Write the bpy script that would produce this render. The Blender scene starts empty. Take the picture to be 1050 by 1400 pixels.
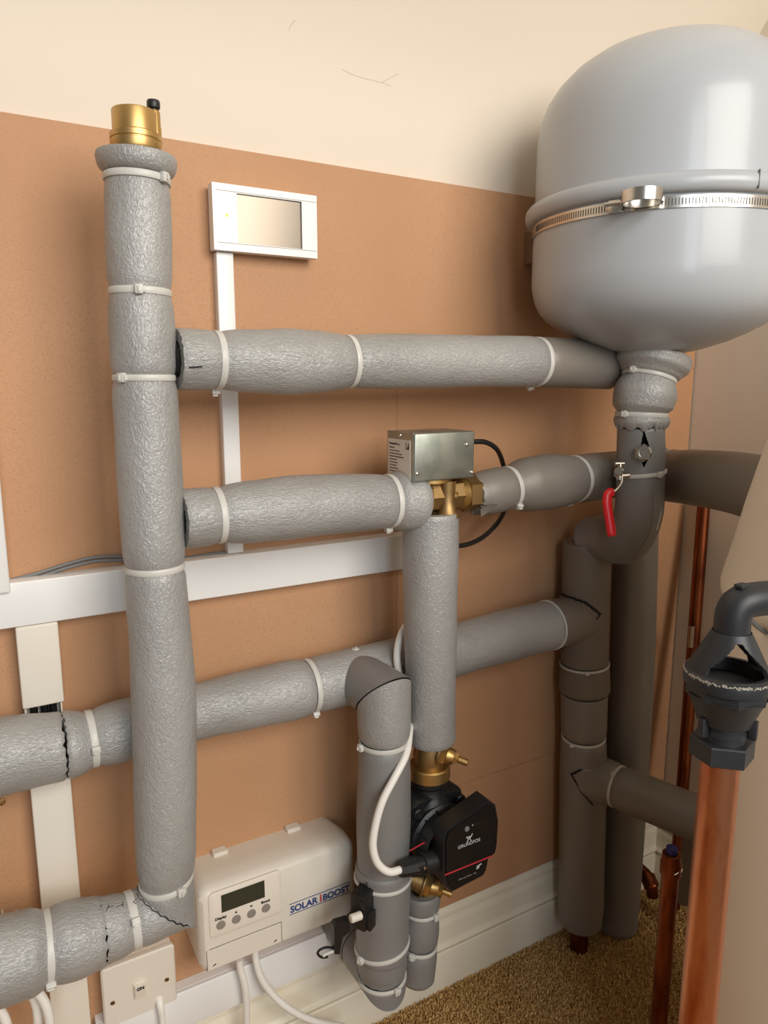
import bpy, bmesh, math, random
from mathutils import Vector, Matrix, noise
random.seed(7)
PI = math.pi
# ------------------------------------------------------------------ camera, world, lights, exposure
S = bpy.context.scene
COL = S.collection
CAM = Vector((0.0, -0.9, 1.02))
YAW, PITCH, F = math.radians(30.11), math.radians(10.26), 1000.0
FW = Vector((math.sin(YAW)*math.cos(PITCH), math.cos(YAW)*math.cos(PITCH), -math.sin(PITCH)))
RT = Vector((math.cos(YAW), -math.sin(YAW), 0.0))
UP = RT.cross(FW)
cd = bpy.data.cameras.new('camera'); cam = bpy.data.objects.new('camera', cd); COL.objects.link(cam)
cam.matrix_world = Matrix(((RT.x, UP.x, -FW.x, CAM.x), (RT.y, UP.y, -FW.y, CAM.y), (RT.z, UP.z, -FW.z, CAM.z), (0, 0, 0, 1)))
cd.sensor_fit = 'HORIZONTAL'; cd.sensor_width = 36.0; cd.lens = 36.0*F/1050.0; cd.clip_start = 0.02
S.camera = cam
w = bpy.data.worlds.new('world'); S.world = w; w.use_nodes = True
bg = w.node_tree.nodes['Background']; bg.inputs[0].default_value = (1.0, 0.95, 0.88, 1); bg.inputs[1].default_value = 0.18

def area(name, loc, target, sx, sy, power, col):
    l = bpy.data.lights.new(name, 'AREA'); l.shape = 'RECTANGLE'; l.size = sx; l.size_y = sy; l.energy = power; l.color = col
    o = bpy.data.objects.new(name, l); COL.objects.link(o); o.location = loc
    o.rotation_euler = (Vector(target)-Vector(loc)).to_track_quat('-Z', 'Y').to_euler()
    return o
area('doorway_light', (0.68, -2.35, 1.85), (0.5, 0, 1.0), 1.3, 1.2, 50, (1.0, 0.94, 0.86))
area('window_light', (-0.25, -2.30, 1.40), (0.2, 0, 0.9), 0.4, 1.5, 13, (0.80, 0.90, 1.0))
S.view_settings.view_transform = 'Standard'; S.view_settings.look = 'None'
S.view_settings.gamma = 1.0; S.view_settings.use_curve_mapping = False
S.view_settings.exposure = 0.0

# ------------------------------------------------------------------ geometry of the place: where a sight line meets a plane parallel to the board
def ray(px, py): return RT*((px-525)/F) - UP*((py-700)/F) + FW
def W(px, py, Y):
    d = ray(px, py); return CAM + d*((Y-CAM.y)/d.y)
def RD(px, py, depth): return CAM + ray(px, py)*depth
def pix(P):
    v = Vector(P)-CAM; z = v.dot(FW); return 525+F*v.dot(RT)/z, 700-F*v.dot(UP)/z, z

# ------------------------------------------------------------------ materials
def srgb(r, g, b):
    f = lambda c: (c/12.92 if c <= .04045 else ((c+.055)/1.055)**2.4)
    return (f(r/255), f(g/255), f(b/255), 1)
def mat(name, col, rough=.5, metal=0., spec=.5, coat=0., bumps=(), var=None, trans=0., sheen=0., emit=None):
    """bumps: (scale xyz, strength, distance, detail, kind); var: (scale xyz, colour2, lo, hi)"""
    m = bpy.data.materials.new(name); m.use_nodes = True
    nt = m.node_tree; b = nt.nodes['Principled BSDF']
    b.inputs['Base Color'].default_value = col; b.inputs['Roughness'].default_value = rough
    b.inputs['Metallic'].default_value = metal; b.inputs['Specular IOR Level'].default_value = spec
    b.inputs['Coat Weight'].default_value = coat; b.inputs['Coat Roughness'].default_value = .06
    b.inputs['Transmission Weight'].default_value = trans
    if sheen: b.inputs['Sheen Weight'].default_value = sheen
    if emit: b.inputs['Emission Color'].default_value = emit[0]; b.inputs['Emission Strength'].default_value = emit[1]
    tc = nt.nodes.new('ShaderNodeTexCoord')
    def mapped(sc):
        mp = nt.nodes.new('ShaderNodeMapping'); mp.inputs['Scale'].default_value = sc
        nt.links.new(tc.outputs['Object'], mp.inputs['Vector']); return mp.outputs[0]
    prev = None
    for (sc, st, di, det, kind) in bumps:
        if kind == 'V':
            t = nt.nodes.new('ShaderNodeTexVoronoi'); t.feature = 'SMOOTH_F1'; t.inputs['Scale'].default_value = 1; out = t.outputs['Distance']
        else:
            t = nt.nodes.new('ShaderNodeTexNoise'); t.inputs['Scale'].default_value = 1; t.inputs['Detail'].default_value = det
            t.inputs['Distortion'].default_value = 1.2 if kind == 'D' else 0
            out = t.outputs['Fac']
        nt.links.new(mapped(sc), t.inputs['Vector'])
        bp = nt.nodes.new('ShaderNodeBump'); bp.inputs['Strength'].default_value = st; bp.inputs['Distance'].default_value = di
        nt.links.new(out, bp.inputs['Height'])
        if prev: nt.links.new(prev, bp.inputs['Normal'])
        prev = bp.outputs[0]
    if prev: nt.links.new(prev, b.inputs['Normal'])
    if var:
        c = None
        base = col
        for (sc, c2, lo, hi) in var:
            t = nt.nodes.new('ShaderNodeTexNoise'); t.inputs['Scale'].default_value = 1; t.inputs['Detail'].default_value = 6
            nt.links.new(mapped(sc), t.inputs['Vector'])
            rp = nt.nodes.new('ShaderNodeMapRange'); rp.inputs[1].default_value = lo; rp.inputs[2].default_value = hi
            nt.links.new(t.outputs['Fac'], rp.inputs[0])
            mx = nt.nodes.new('ShaderNodeMix'); mx.data_type = 'RGBA'
            nt.links.new(rp.outputs[0], mx.inputs[0])
            if c: nt.links.new(c, mx.inputs[6])
            else: mx.inputs[6].default_value = base
            mx.inputs[7].default_value = c2
            c = mx.outputs[2]
        nt.links.new(c, b.inputs['Base Color'])
    return m
FOAM = srgb(168, 167, 164); FOAM2 = srgb(152, 151, 148)
M = {}
M['foam_v'] = mat('foam_crinkled_upright', FOAM, .42, metal=.2, spec=.5, bumps=[((330, 330, 220), .6, .0022, 2, 'D'), ((90, 90, 60), .35, .002, 2, 'N')], var=[((14, 14, 6), FOAM2, .45, .7)])
M['foam_h'] = mat('foam_crinkled_level', FOAM, .42, metal=.2, spec=.5, bumps=[((170, 380, 380), .6, .0022, 2, 'D'), ((60, 90, 90), .35, .002, 2, 'N')], var=[((6, 14, 14), FOAM2, .45, .7)])
M['foam_s'] = mat('foam_smooth', srgb(136, 129, 120), .5, metal=.2, spec=.4, bumps=[((260, 260, 420), .25, .0008, 2, 'N')], var=[((10, 10, 5), srgb(140, 135, 128), .45, .7)])
M['foam_rib'] = mat('foam_fine_ribbed', srgb(124, 114, 102), .55, metal=.15, spec=.3, bumps=[((30, 30, 500), .35, .0008, 1, 'N')])
M['foam_soft'] = mat('foam_pale_smooth', srgb(138, 137, 135), .48, metal=.25, spec=.45, bumps=[((200, 200, 200), .25, .0008, 2, 'N')])
M['gap'] = mat('dark_gap', srgb(25, 22, 20), .9)
M['tie'] = mat('natural_nylon', srgb(204, 202, 195), .4, spec=.5)
M['mdf'] = mat('mdf', srgb(194, 149, 112), .62, spec=.3, bumps=[((900, 900, 900), .15, .0004, 2, 'N')],
    var=[((500, 500, 500), srgb(170, 125, 90), .5, .8), ((3, 3, 3), srgb(184, 138, 101), .4, .7)])
M['wall'] = mat('cream_paint', srgb(226, 214, 197), .8, spec=.2, bumps=[((30, 30, 30), .12, .003, 3, 'N'), ((400, 400, 400), .1, .0005, 2, 'N')])
M['skirt'] = mat('white_gloss_paint', srgb(236, 228, 208), .35, spec=.4, bumps=[((40, 200, 200), .08, .001, 2, 'N')])
M['crack'] = mat('crack_line', srgb(188, 178, 158), .9)
M['pvc'] = mat('white_pvc', srgb(236, 235, 232), .32, spec=.5, bumps=[((8, 8, 8), .03, .002, 1, 'N')])
M['pvc_cream'] = mat('cream_pvc', srgb(228, 220, 206), .38, spec=.45)
M['case'] = mat('control_case_plastic', srgb(224, 216, 202), .45, spec=.4, bumps=[((700, 700, 700), .08, .0003, 1, 'N')])
M['case_panel'] = mat('panel_plastic', srgb(230, 221, 206), .4, spec=.4)
M['line'] = mat('panel_joint', srgb(130, 118, 100), .8)
M['button'] = mat('grey_rubber_button', srgb(140, 130, 122), .6)
M['lcd'] = mat('dark_lcd', srgb(58, 60, 48), .12, spec=.6)
M['print_black'] = mat('black_print', srgb(35, 32, 30), .6)
M['print_blue'] = mat('blue_print', srgb(32, 62, 125), .5)
M['print_red'] = mat('red_print', srgb(200, 50, 60), .5)
M['print_white'] = mat('white_print', srgb(205, 205, 205), .5)
M['print_grey'] = mat('grey_print', srgb(120, 120, 120), .5)
M['tank'] = mat('grey_enamel', srgb(174, 178, 182), .30, spec=.45, coat=.12, bumps=[((6, 6, 6), .05, .006, 1, 'N')])
M['steel'] = mat('stainless', srgb(205, 200, 192), .25, metal=1.)
M['slot'] = mat('slot_dark', srgb(90, 86, 80), .5, metal=.7)
M['nickel'] = mat('nickel_plate', srgb(200, 192, 178), .18, metal=1.)
M['galv'] = mat('galvanised_tin', srgb(170, 174, 166), .38, metal=.85, bumps=[((60, 60, 60), .06, .001, 2, 'N')], var=[((40, 40, 40), srgb(150, 156, 148), .4, .6)])
M['label'] = mat('paper_label', srgb(226, 220, 208), .5)
M['brass'] = mat('brass', srgb(200, 166, 108), .42, metal=1., bumps=[((500, 500, 500), .12, .0004, 2, 'N')])
M['brass_dull'] = mat('brass_forged', srgb(165, 136, 92), .5, metal=1., bumps=[((700, 700, 700), .25, .0004, 2, 'N')])
M['black'] = mat('black_plastic', srgb(28, 27, 28), .42, spec=.5, bumps=[((500, 500, 500), .1, .0003, 2, 'N')])
M['black_gloss'] = mat('black_gloss_face', srgb(14, 14, 17), .2, spec=.5)
M['pump_body'] = mat('pump_casting', srgb(24, 24, 25), .42, spec=.5, bumps=[((60, 60, 60), .25, .003, 3, 'N')])
M['tundish'] = mat('tundish_plastic', srgb(40, 41, 44), .45, spec=.45, bumps=[((300, 300, 300), .12, .0005, 2, 'N')])
M['solvent'] = mat('dried_solvent', srgb(175, 168, 155), .7)
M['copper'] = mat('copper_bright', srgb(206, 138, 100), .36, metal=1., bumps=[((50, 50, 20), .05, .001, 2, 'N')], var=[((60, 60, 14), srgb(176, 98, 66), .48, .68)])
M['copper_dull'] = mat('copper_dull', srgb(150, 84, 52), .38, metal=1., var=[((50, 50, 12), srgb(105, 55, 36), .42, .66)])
M['red'] = mat('red_vinyl', srgb(214, 22, 32), .32, spec=.5)
M['cyl'] = mat('cylinder_jacket', srgb(238, 226, 208), .5, spec=.4, bumps=[((8, 8, 3), .1, .008, 2, 'N')])
M['carpet'] = mat('carpet_base', srgb(190, 150, 92), .95, spec=.1, bumps=[((260, 260, 260), .8, .006, 3, 'N')], var=[((90, 90, 90), srgb(140, 104, 58), .4, .65)])
M['tuft'] = mat('carpet_tuft', srgb(232, 196, 134), .95, spec=.1, var=[((300, 300, 300), srgb(176, 136, 82), .4, .6)])
M['cable_w'] = mat('white_cable', srgb(240, 236, 228), .4)
M['cable_g'] = mat('grey_cable', srgb(120, 122, 122), .45)
M['cable_b'] = mat('black_cable', srgb(22, 22, 22), .4)
M['display'] = mat('mirror_display', srgb(112, 104, 94), .22, metal=1.)
M['led'] = mat('led_green', srgb(170, 210, 60), .4, emit=(srgb(150, 230, 40), 1.2))
M['blue'] = mat('blue_plastic', srgb(30, 36, 110), .4)

# ------------------------------------------------------------------ mesh kit
def frame(d):
    d = Vector(d).normalized(); a = Vector((0, 0, 1)) if abs(d.z) < .9 else Vector((1, 0, 0))
    u = (a - d*a.dot(d)).normalized(); return u, d.cross(u), d
class MB:
    def __init__(s): s.v = []; s.f = []; s.sm = []
    def add(s, vs, fs, smooth=False):
        o = len(s.v); s.v += [Vector(v) for v in vs]
        for f in fs: s.f.append([i+o for i in f]); s.sm.append(smooth)
        return s
    def box(s, c, size, rot=None, bev=0.0, seg=2):
        b = bmesh.new(); bmesh.ops.create_cube(b, size=1)
        for v in b.verts: v.co = Vector((v.co.x*size[0], v.co.y*size[1], v.co.z*size[2]))
        if bev: bmesh.ops.bevel(b, geom=b.edges[:], offset=bev, segments=seg, affect='EDGES', profile=.5)
        R = rot if rot is not None else Matrix.Identity(3); c = Vector(c)
        b.verts.index_update()
        s.add([c + R @ v.co for v in b.verts], [[v.index for v in f.verts] for f in b.faces], bool(bev) and seg > 1); b.free(); return s
    def bb(s, x0, x1, y0, y1, z0, z1, bev=0.0, seg=2): return s.box(((x0+x1)/2, (y0+y1)/2, (z0+z1)/2), (x1-x0, y1-y0, z1-z0), None, bev, seg)
    def lathe(s, prof, org, ax=(0, 0, 1), seg=40, smooth=True, a0=0, a1=2*PI, flat=0):
        """prof: (radius, height along axis)"""
        u, v, d = frame(ax); org = Vector(org); full = abs(a1-a0-2*PI) < 1e-6; n = seg if full else seg+1
        vs = []; fs = []
        for (r, h) in prof:
            for k in range(n):
                a = a0+(a1-a0)*k/seg + flat; vs.append(org + d*h + u*(r*math.cos(a)) + v*(r*math.sin(a)))
        for i in range(len(prof)-1):
            for k in range(seg):
                k2 = (k+1) % n; fs.append([i*n+k, i*n+k2, (i+1)*n+k2, (i+1)*n+k])
        return s.add(vs, fs, smooth)
    def cyl(s, p0, p1, r0, r1=None, seg=24, smooth=True, caps=True, ch=0):
        p0, p1 = Vector(p0), Vector(p1); L = (p1-p0).length; r1 = r0 if r1 is None else r1
        pr = [(r0, 0), (r1, L)]
        if ch: pr = [(r0-ch, 0), (r0, ch), (r1, L-ch), (r1-ch, L)]
        if smooth and seg > 8:
            s.lathe(pr, p0, p1-p0, seg, True)
            if caps: s.lathe([(1e-5, 0), (pr[0][0], 0)], p0, p1-p0, seg, False); s.lathe([(pr[-1][0], L), (1e-5, L)], p0, p1-p0, seg, False)
        else:
            s.lathe([(1e-5, 0)]+pr+[(1e-5, L)], p0, p1-p0, seg, False)
        return s
    def tube(s, pts, r, seg=12, smooth_path=True, step=.004, caps=True):
        P = catmull(pts, step) if smooth_path else [Vector(p) for p in pts]
        F_ = frames(P); vs = []; fs = []; n = len(P)
        for i, (p, (u, v, d)) in enumerate(zip(P, F_)):
            rr = r(i/(n-1)) if callable(r) else r
            for k in range(seg):
                a = 2*PI*k/seg; vs.append(p+u*(rr*math.cos(a))+v*(rr*math.sin(a)))
        for i in range(n-1):
            for k in range(seg):
                k2 = (k+1) % seg; fs.append([i*seg+k, i*seg+k2, (i+1)*seg+k2, (i+1)*seg+k])
        if caps: fs += [list(range(seg))[::-1], [(n-1)*seg+k for k in range(seg)]]
        return s.add(vs, fs, True)
    def prism(s, poly, vec, smooth=False):
        """polygon (world points) swept along vec"""
        n = len(poly); vec = Vector(vec); vs = [Vector(p) for p in poly]+[Vector(p)+vec for p in poly]
        fs = [list(range(n)), list(range(2*n-1, n-1, -1))]+[[i, (i+1) % n, n+(i+1) % n, n+i] for i in range(n)]
        return s.add(vs, fs, smooth)
    def rrloft(s, secs, nc=6):
        """secs: (y, x0, x1, z0, z1, corner radius); closed at both ends, loft along y"""
        vs = []; fs = []; n = 4*nc
        for (y, x0, x1, z0, z1, r) in secs:
            for (cx, cz, a) in ((x1-r, z1-r, 0), (x0+r, z1-r, PI/2), (x0+r, z0+r, PI), (x1-r, z0+r, 3*PI/2)):
                for k in range(nc):
                    t = a+PI/2*k/(nc-1); vs.append(Vector((cx+r*math.cos(t), y, cz+r*math.sin(t))))
        for i in range(len(secs)-1):
            for k in range(n): fs.append([i*n+k, i*n+(k+1) % n, (i+1)*n+(k+1) % n, (i+1)*n+k])
        s.add(vs, fs, True)
        s.add(vs[:n], [list(range(n))]); s.add(vs[-n:], [list(range(n))]); return s
    def build(s, name, m, parent=None):
        org = WL.get(parent.name, Vector()) if parent else Vector()
        me = bpy.data.meshes.new(name); me.from_pydata([v-org for v in s.v], [], s.f)
        me.polygons.foreach_set('use_smooth', s.sm)
        b = bmesh.new(); b.from_mesh(me); bmesh.ops.remove_doubles(b, verts=b.verts[:], dist=1e-6)
        bmesh.ops.recalc_face_normals(b, faces=b.faces[:]); b.to_mesh(me); b.free(); me.set_sharp_from_angle(angle=math.radians(38))
        me.materials.append(M[m]); o = bpy.data.objects.new(name, me); COL.objects.link(o)
        if parent: o.parent = parent
        WL[o.name] = org; return o
WL = {}
def catmull(pts, step):
    P = [Vector(p) for p in pts]
    if len(P) == 2:
        n = max(2, int((P[1]-P[0]).length/step)); return [P[0].lerp(P[1], i/n) for i in range(n+1)]
    Q = [P[0]*2-P[1]]+P+[P[-1]*2-P[-2]]; out = []
    for i in range(1, len(Q)-2):
        a, b, c, d = Q[i-1:i+3]; n = max(2, int((c-b).length/step))
        t1 = (b-a).length**.5 or 1e-3; t2 = (c-b).length**.5 or 1e-3; t3 = (d-c).length**.5 or 1e-3
        T0, T1, T2, T3 = 0, t1, t1+t2, t1+t2+t3
        for k in range(n):
            t = T1+(T2-T1)*k/n
            A1 = a*((T1-t)/(T1-T0))+b*((t-T0)/(T1-T0)); A2 = b*((T2-t)/(T2-T1))+c*((t-T1)/(T2-T1)); A3 = c*((T3-t)/(T3-T2))+d*((t-T2)/(T3-T2))
            B1 = A1*((T2-t)/(T2-T0))+A2*((t-T0)/(T2-T0)); B2 = A2*((T3-t)/(T3-T1))+A3*((t-T1)/(T3-T1))
            out.append(B1*((T2-t)/(T2-T1))+B2*((t-T1)/(T2-T1)))
    out.append(P[-1].copy()); return out
def frames(P):
    n = len(P); T = [(P[min(i+1, n-1)]-P[max(i-1, 0)]).normalized() for i in range(n)]
    u, v, d = frame(T[0]); out = []
    for t in T:
        u = (u - t*u.dot(t)).normalized(); out.append((u, t.cross(u), t))
    return out
def tag(o, label=None, cat=None, group=None, kind=None):
    for k, x in (('label', label), ('category', cat), ('group', group), ('kind', kind)):
        if x: o[k] = x
    return o
def thing(name, label, cat, loc, group=None):
    o = bpy.data.objects.new(name, None); COL.objects.link(o); o.location = loc; o.empty_display_size = .05
    WL[o.name] = Vector(loc); return tag(o, label, cat, group)
def text(name, body, m, parent, pos, width=None, size=.01, bold=0.0, thick=.0003, shear=0, rot=None, align='LEFT'):
    """flat lettering on a face that looks to -y, left baseline at pos"""
    c = bpy.data.curves.new(name, 'FONT'); c.body = body; c.size = size; c.extrude = thick; c.offset = bold; c.shear = shear; c.align_x = align
    t = bpy.data.objects.new(name, c); COL.objects.link(t); bpy.context.view_layer.update()
    dg = bpy.context.evaluated_depsgraph_get(); me = bpy.data.meshes.new_from_object(t.evaluated_get(dg)); bpy.data.objects.remove(t)
    xs = [v.co.x for v in me.vertices] or [0, 1]; k = width/(max(xs)-min(xs)) if width else 1
    R = rot or Matrix.Rotation(PI/2, 3, 'X'); org = WL.get(parent.name, Vector())
    for v in me.vertices: v.co = Vector(pos) + R @ Vector((v.co.x*k, v.co.y*k, v.co.z)) - org
    me.materials.clear(); me.materials.append(M[m]); o = bpy.data.objects.new(name, me); COL.objects.link(o); o.parent = parent; WL[o.name] = org
    return o

# ------------------------------------------------------------------ insulated pipe kit
class Run:
    """axis line of a lagged pipe; knots: (where, radius), where = image row or column of the axis point"""
    def __init__(s, pts, knots, key='x', ties=(), smooth=False, step=.0035):
        s.P = catmull(pts, step) if smooth else sum([catmull([pts[i], pts[i+1]], step)[(1 if i else 0):] for i in range(len(pts)-1)], [])
        s.S = [0]
        for i in range(1, len(s.P)): s.S.append(s.S[-1]+(s.P[i]-s.P[i-1]).length)
        s.px = [pix(p)[0 if key == 'x' else 1] for p in s.P]
        s.kn = sorted((s.at(k), r) for k, r in knots); s.ties = [s.at(t) for t in ties]; s.F = frames(s.P)
    def at(s, val): return s.S[min(range(len(s.px)), key=lambda i: abs(s.px[i]-val))]
    def idx(s, x): return min(range(len(s.S)), key=lambda i: abs(s.S[i]-x))
    def r0(s, x):
        k = s.kn
        if x <= k[0][0]: return k[0][1]
        if x >= k[-1][0]: return k[-1][1]
        for (a, ra), (b, rb) in zip(k, k[1:]):
            if a <= x <= b:
                t = (x-a)/max(b-a, 1e-6); t = t*t*(3-2*t); return ra+(rb-ra)*t
    def r(s, x):
        q = s.r0(x)
        for t in s.ties: q *= 1-.07*math.exp(-((x-t)/.0075)**2)
        return q
def sleeve(name, run, a, b, parent, m, seg=56, dr=0.0, rag0=0, rag1=0, cut0=None, cut1=None, hole=None, cap=True, wob=.012, ang0=0, fl0=0, fl1=0):
    """foam sleeve over run between pixel keys a and b; cuts are (point, normal) planes"""
    sa, sb = sorted((run.at(a), run.at(b)))
    ids = [i for i in range(len(run.P)) if sa-1e-9 <= run.S[i] <= sb+1e-9]
    vs = []; fs = []; n = len(ids); sd = random.random()*50
    rg0 = [random.uniform(-1, 1) for _ in range(seg)]; rg1 = [random.uniform(-1, 1) for _ in range(seg)]
    for j, i in enumerate(ids):
        u, v, d = run.F[i]; p = run.P[i]; x = run.S[i]; R = run.r(x)+dr
        R -= .0015*max(0, 1-min(x-sa, sb-x)/.004)**2
        if fl0: R += fl0*max(0, 1-(x-sa)/.02)
        if fl1: R += fl1*max(0, 1-(sb-x)/.02)
        for k in range(seg):
            t = 2*PI*k/seg
            q = R*(1+wob*noise.noise(Vector((math.cos(t)*1.3+sd, math.sin(t)*1.3, x*22))))
            w0 = max(0, 1-(x-sa)/.012); w1 = max(0, 1-(sb-x)/.012)
            co = p+u*(q*math.cos(t))+v*(q*math.sin(t)) + d*(rag0*rg0[k]*w0+rag1*rg1[k]*w1)
            for cut, dd in ((cut0, -1), (cut1, 1)):
                if cut:
                    cp, cn = Vector(cut[0]), Vector(cut[1]); h = (co-cp).dot(cn)
                    if h > 0 and abs(d.dot(cn)) > .05: co = co - d*(h/d.dot(cn))
            vs.append(co)
    for j in range(n-1):
        for k in range(seg):
            k2 = (k+1) % seg
            if hole and hole((run.S[ids[j]]+run.S[ids[j+1]])/2, vs[j*seg+k].lerp(vs[(j+1)*seg+k2], .5), run.P[ids[j]]): continue
            fs.append([j*seg+k, j*seg+k2, (j+1)*seg+k2, (j+1)*seg+k])
    mb = MB(); mb.add(vs, fs, True)
    if cap:
        for j, sgn in ((0, 1), (n-1, -1)):
            i = ids[j]; ring = vs[j*seg:(j+1)*seg]; c = sum(ring, Vector())/seg; u, v, d = run.F[i]
            inner = [c+(q-c)*.62 for q in ring]; deep = [q+d*(sgn*.012) for q in inner]
            mb.add(ring+inner, [[k, (k+1) % seg, seg+(k+1) % seg, seg+k] for k in range(seg)])
            mb.add(inner+deep, [[k, (k+1) % seg, seg+(k+1) % seg, seg+k] for k in range(seg)])
    return mb.build(name, m, parent)
def core(run, a, b, parent, m='gap', r=.55, name='inner_pipe'):
    sa, sb = sorted((run.at(a), run.at(b))); P = [run.P[i] for i in range(len(run.P)) if sa <= run.S[i] <= sb]
    rr = min(k[1] for k in run.kn)*r
    return MB().tube(P[::3]+[P[-1]], rr, 20, False).build(name, m, parent)
def tie(run, key, parent, ang=20, w=.0062, dr=0.0, tilt=(0, 0), head=True, tail=0.0, hs=1.0):
    """nylon tie round the sleeve; ang 0 = head faces the camera, positive = right / down"""
    x = run.at(key); i = run.idx(x); u0, v0, d = run.F[i]; p = run.P[i]; r = run.r(x)+dr+.0003
    u = (CAM-p); u = (u-d*u.dot(d)).normalized(); v = d.cross(u)
    if v.dot(RT-UP) < 0: v = -v
    if d.dot(RT+UP*.7) < 0: d = -d
    seg = 64; vs = []; fs = []
    for k in range(seg):
        t = 2*PI*k/seg; q = r*(1+.006*math.sin(3*t)); off = d*(tilt[0]*math.cos(t)+tilt[1]*math.sin(t)); n = u*math.cos(t)+v*math.sin(t)
        for (dd, rr) in ((-w/2, -.001), (-w/2, .0009), (-w/2*.6, .0015), (w/2*.6, .0015), (w/2, .0009), (w/2, -.001)):
            vs.append(p+off+d*dd+n*(q+rr))
    for k in range(seg):
        for j in range(5): fs.append([k*6+j, k*6+j+1, ((k+1) % seg)*6+j+1, ((k+1) % seg)*6+j])
    o = MB().add(vs, fs, True).build('cable_tie', 'tie', parent)
    if head:
        a = math.radians(ang); n = u*math.cos(a)+v*math.sin(a); tg = -u*math.sin(a)+v*math.cos(a)
        off = d*(tilt[0]*math.cos(a)+tilt[1]*math.sin(a)); R = Matrix((tg, d, n)).transposed()
        c = p+off+n*(r+.003); h = MB().box(c, (.0078*hs, .0092*hs, .0062*hs), R, .0013)
        h.box(c+tg*.0042*hs, (.003, .006*hs, .0045*hs), R, .0007)
        if tail: h.box(c+n*.002+n*tail/2, (.0014, w*.8, tail), R)
        else: h.box(c+n*.0038, (.0015, w*.8, .002), R)
        h.build('tie_head', 'tie', o)
    return o

A, B = -.138, -.067        # planes of the pipe axes in front of the board
# ------------------------------------------------------------------ the setting
XR = 1.168
mb = MB(); prof = [(0, -.02), (0, 1.36), (-.004, 1.40), (-.014, 1.44), (-.032, 1.48), (-.06, 1.53), (-.10, 1.585), (-.52, 2.10)]
xs = [-1.2, XR+.05]
vs = [(x, y, z) for (y, z) in prof for x in xs]; fs = [[2*i, 2*i+1, 2*i+3, 2*i+2] for i in range(len(prof)-1)]
vs2 = [(x, y+.05, z) for (y, z) in prof for x in xs]
mb.add(vs+vs2, fs+[[f+len(vs) for f in q] for q in fs]+[[0, 1, len(vs)+1, len(vs)]], True)
tag(mb.build('wall_back', 'wall'), kind='structure')
tag(MB().bb(XR, XR+.05, -1.05, .05, -.02, 2.1).build('wall_right', 'wall'), kind='structure')
tag(MB().bb(-1.2, XR+.05, -1.14, -.5, 2.1, 2.14).build('ceiling', 'wall'), kind='structure')
fl = MB().bb(-1.2, XR+.05, -1.3, .05, -.03, 0).build('floor', 'carpet'); tag(fl, kind='structure')
# carpet pile (nobody could count it)
mb = MB(); vs = []; fs = []
for i in range(75000):
    x = random.uniform(.36, XR-.02); y = -random.uniform(.0, .62)**1.0
    if x > .8 and y < -.4: continue
    a = random.uniform(0, 2*PI); r = random.uniform(.0008, .0018); h = random.uniform(.003, .0075); lx, ly = random.gauss(0, .003), random.gauss(0, .003)
    o = len(vs)
    for k in range(3): vs.append((x+r*math.cos(a+2.1*k), y+r*math.sin(a+2.1*k), -.001))
    for k in range(3): vs.append((x+lx*.7+r*.9*math.cos(a+.6+2.1*k), y+ly*.7+r*.9*math.sin(a+.6+2.1*k), h*.7))
    vs.append((x+lx, y+ly, h))
    fs += [[o, o+1, o+4, o+3], [o+1, o+2, o+5, o+4], [o+2, o, o+3, o+5], [o+3, o+4, o+6], [o+4, o+5, o+6], [o+5, o+3, o+6]]
me = bpy.data.meshes.new('carpet_pile'); me.from_pydata(vs, [], fs); me.materials.append(M['tuft']); o = bpy.data.objects.new('carpet_pile', me); COL.objects.link(o); o.parent = fl
o['kind'] = 'stuff'
# skirting
def skirt(name, p0, p1, n):
    p0, p1, n = Vector(p0), Vector(p1), Vector(n)
    pr = [(0, 0), (.019, 0), (.019, .070), (.0175, .0725), (.0165, .0735), (.0175, .0755), (.0195, .0785), (.0195, .0815), (.017, .084), (.0145, .086), (.0135, .090), (.0128, .112), (.0118, .122), (.0085, .1265), (.0085, .1295), (.0115, .131), (.0118, .136), (.0105, .1425), (.0075, .148), (.004, .1505), (0, .151)]
    vs = [p+n*a+Vector((0, 0, z)) for p in (p0, p1) for (a, z) in pr]; k = len(pr)
    m_ = MB(); m_.add(vs, [[i, i+1, k+i+1, k+i] for i in range(k-1)], False); m_.add(vs, [list(range(k)), list(range(2*k-1, k-1, -1))])
    return tag(m_.build(name, 'skirt'), kind='structure')
skirt('baseboard_back', (-1.2, 0, 0), (XR, 0, 0), (0, -1, 0))
skirt('baseboard_right', (XR, -.0, 0), (XR, -1.0, 0), (-1, 0, 0))
# MDF boards: pieces of the board with real joints
t = thing('mdf_board', 'tan MDF backing board covering the back wall behind the pipes', 'board', (0.4, 0, .152))
g = .0003
JZ = 1.04
lp = [(-1.0, .368+g), (.536-g, .368+g), (.536-g, JZ+g), (XR-.003, JZ+g), (XR-.003, 1.287), (-1.0, 1.287)]
MB().prism([(x, -.0125, z) for x, z in lp], (0, .012, 0)).build('panel', 'mdf', t)
for (x0, x1, z0, z1) in ((.536+g, XR-.003, .368+g, JZ-g), (-1.0, .464-g, .153, .368-g), (.464+g, XR-.003, .153, .368-g)):
    MB().bb(x0, x1, -.0125, -.0005, z0, z1, .0004, 1).build('panel', 'mdf', t)
BY = -.0125
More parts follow.
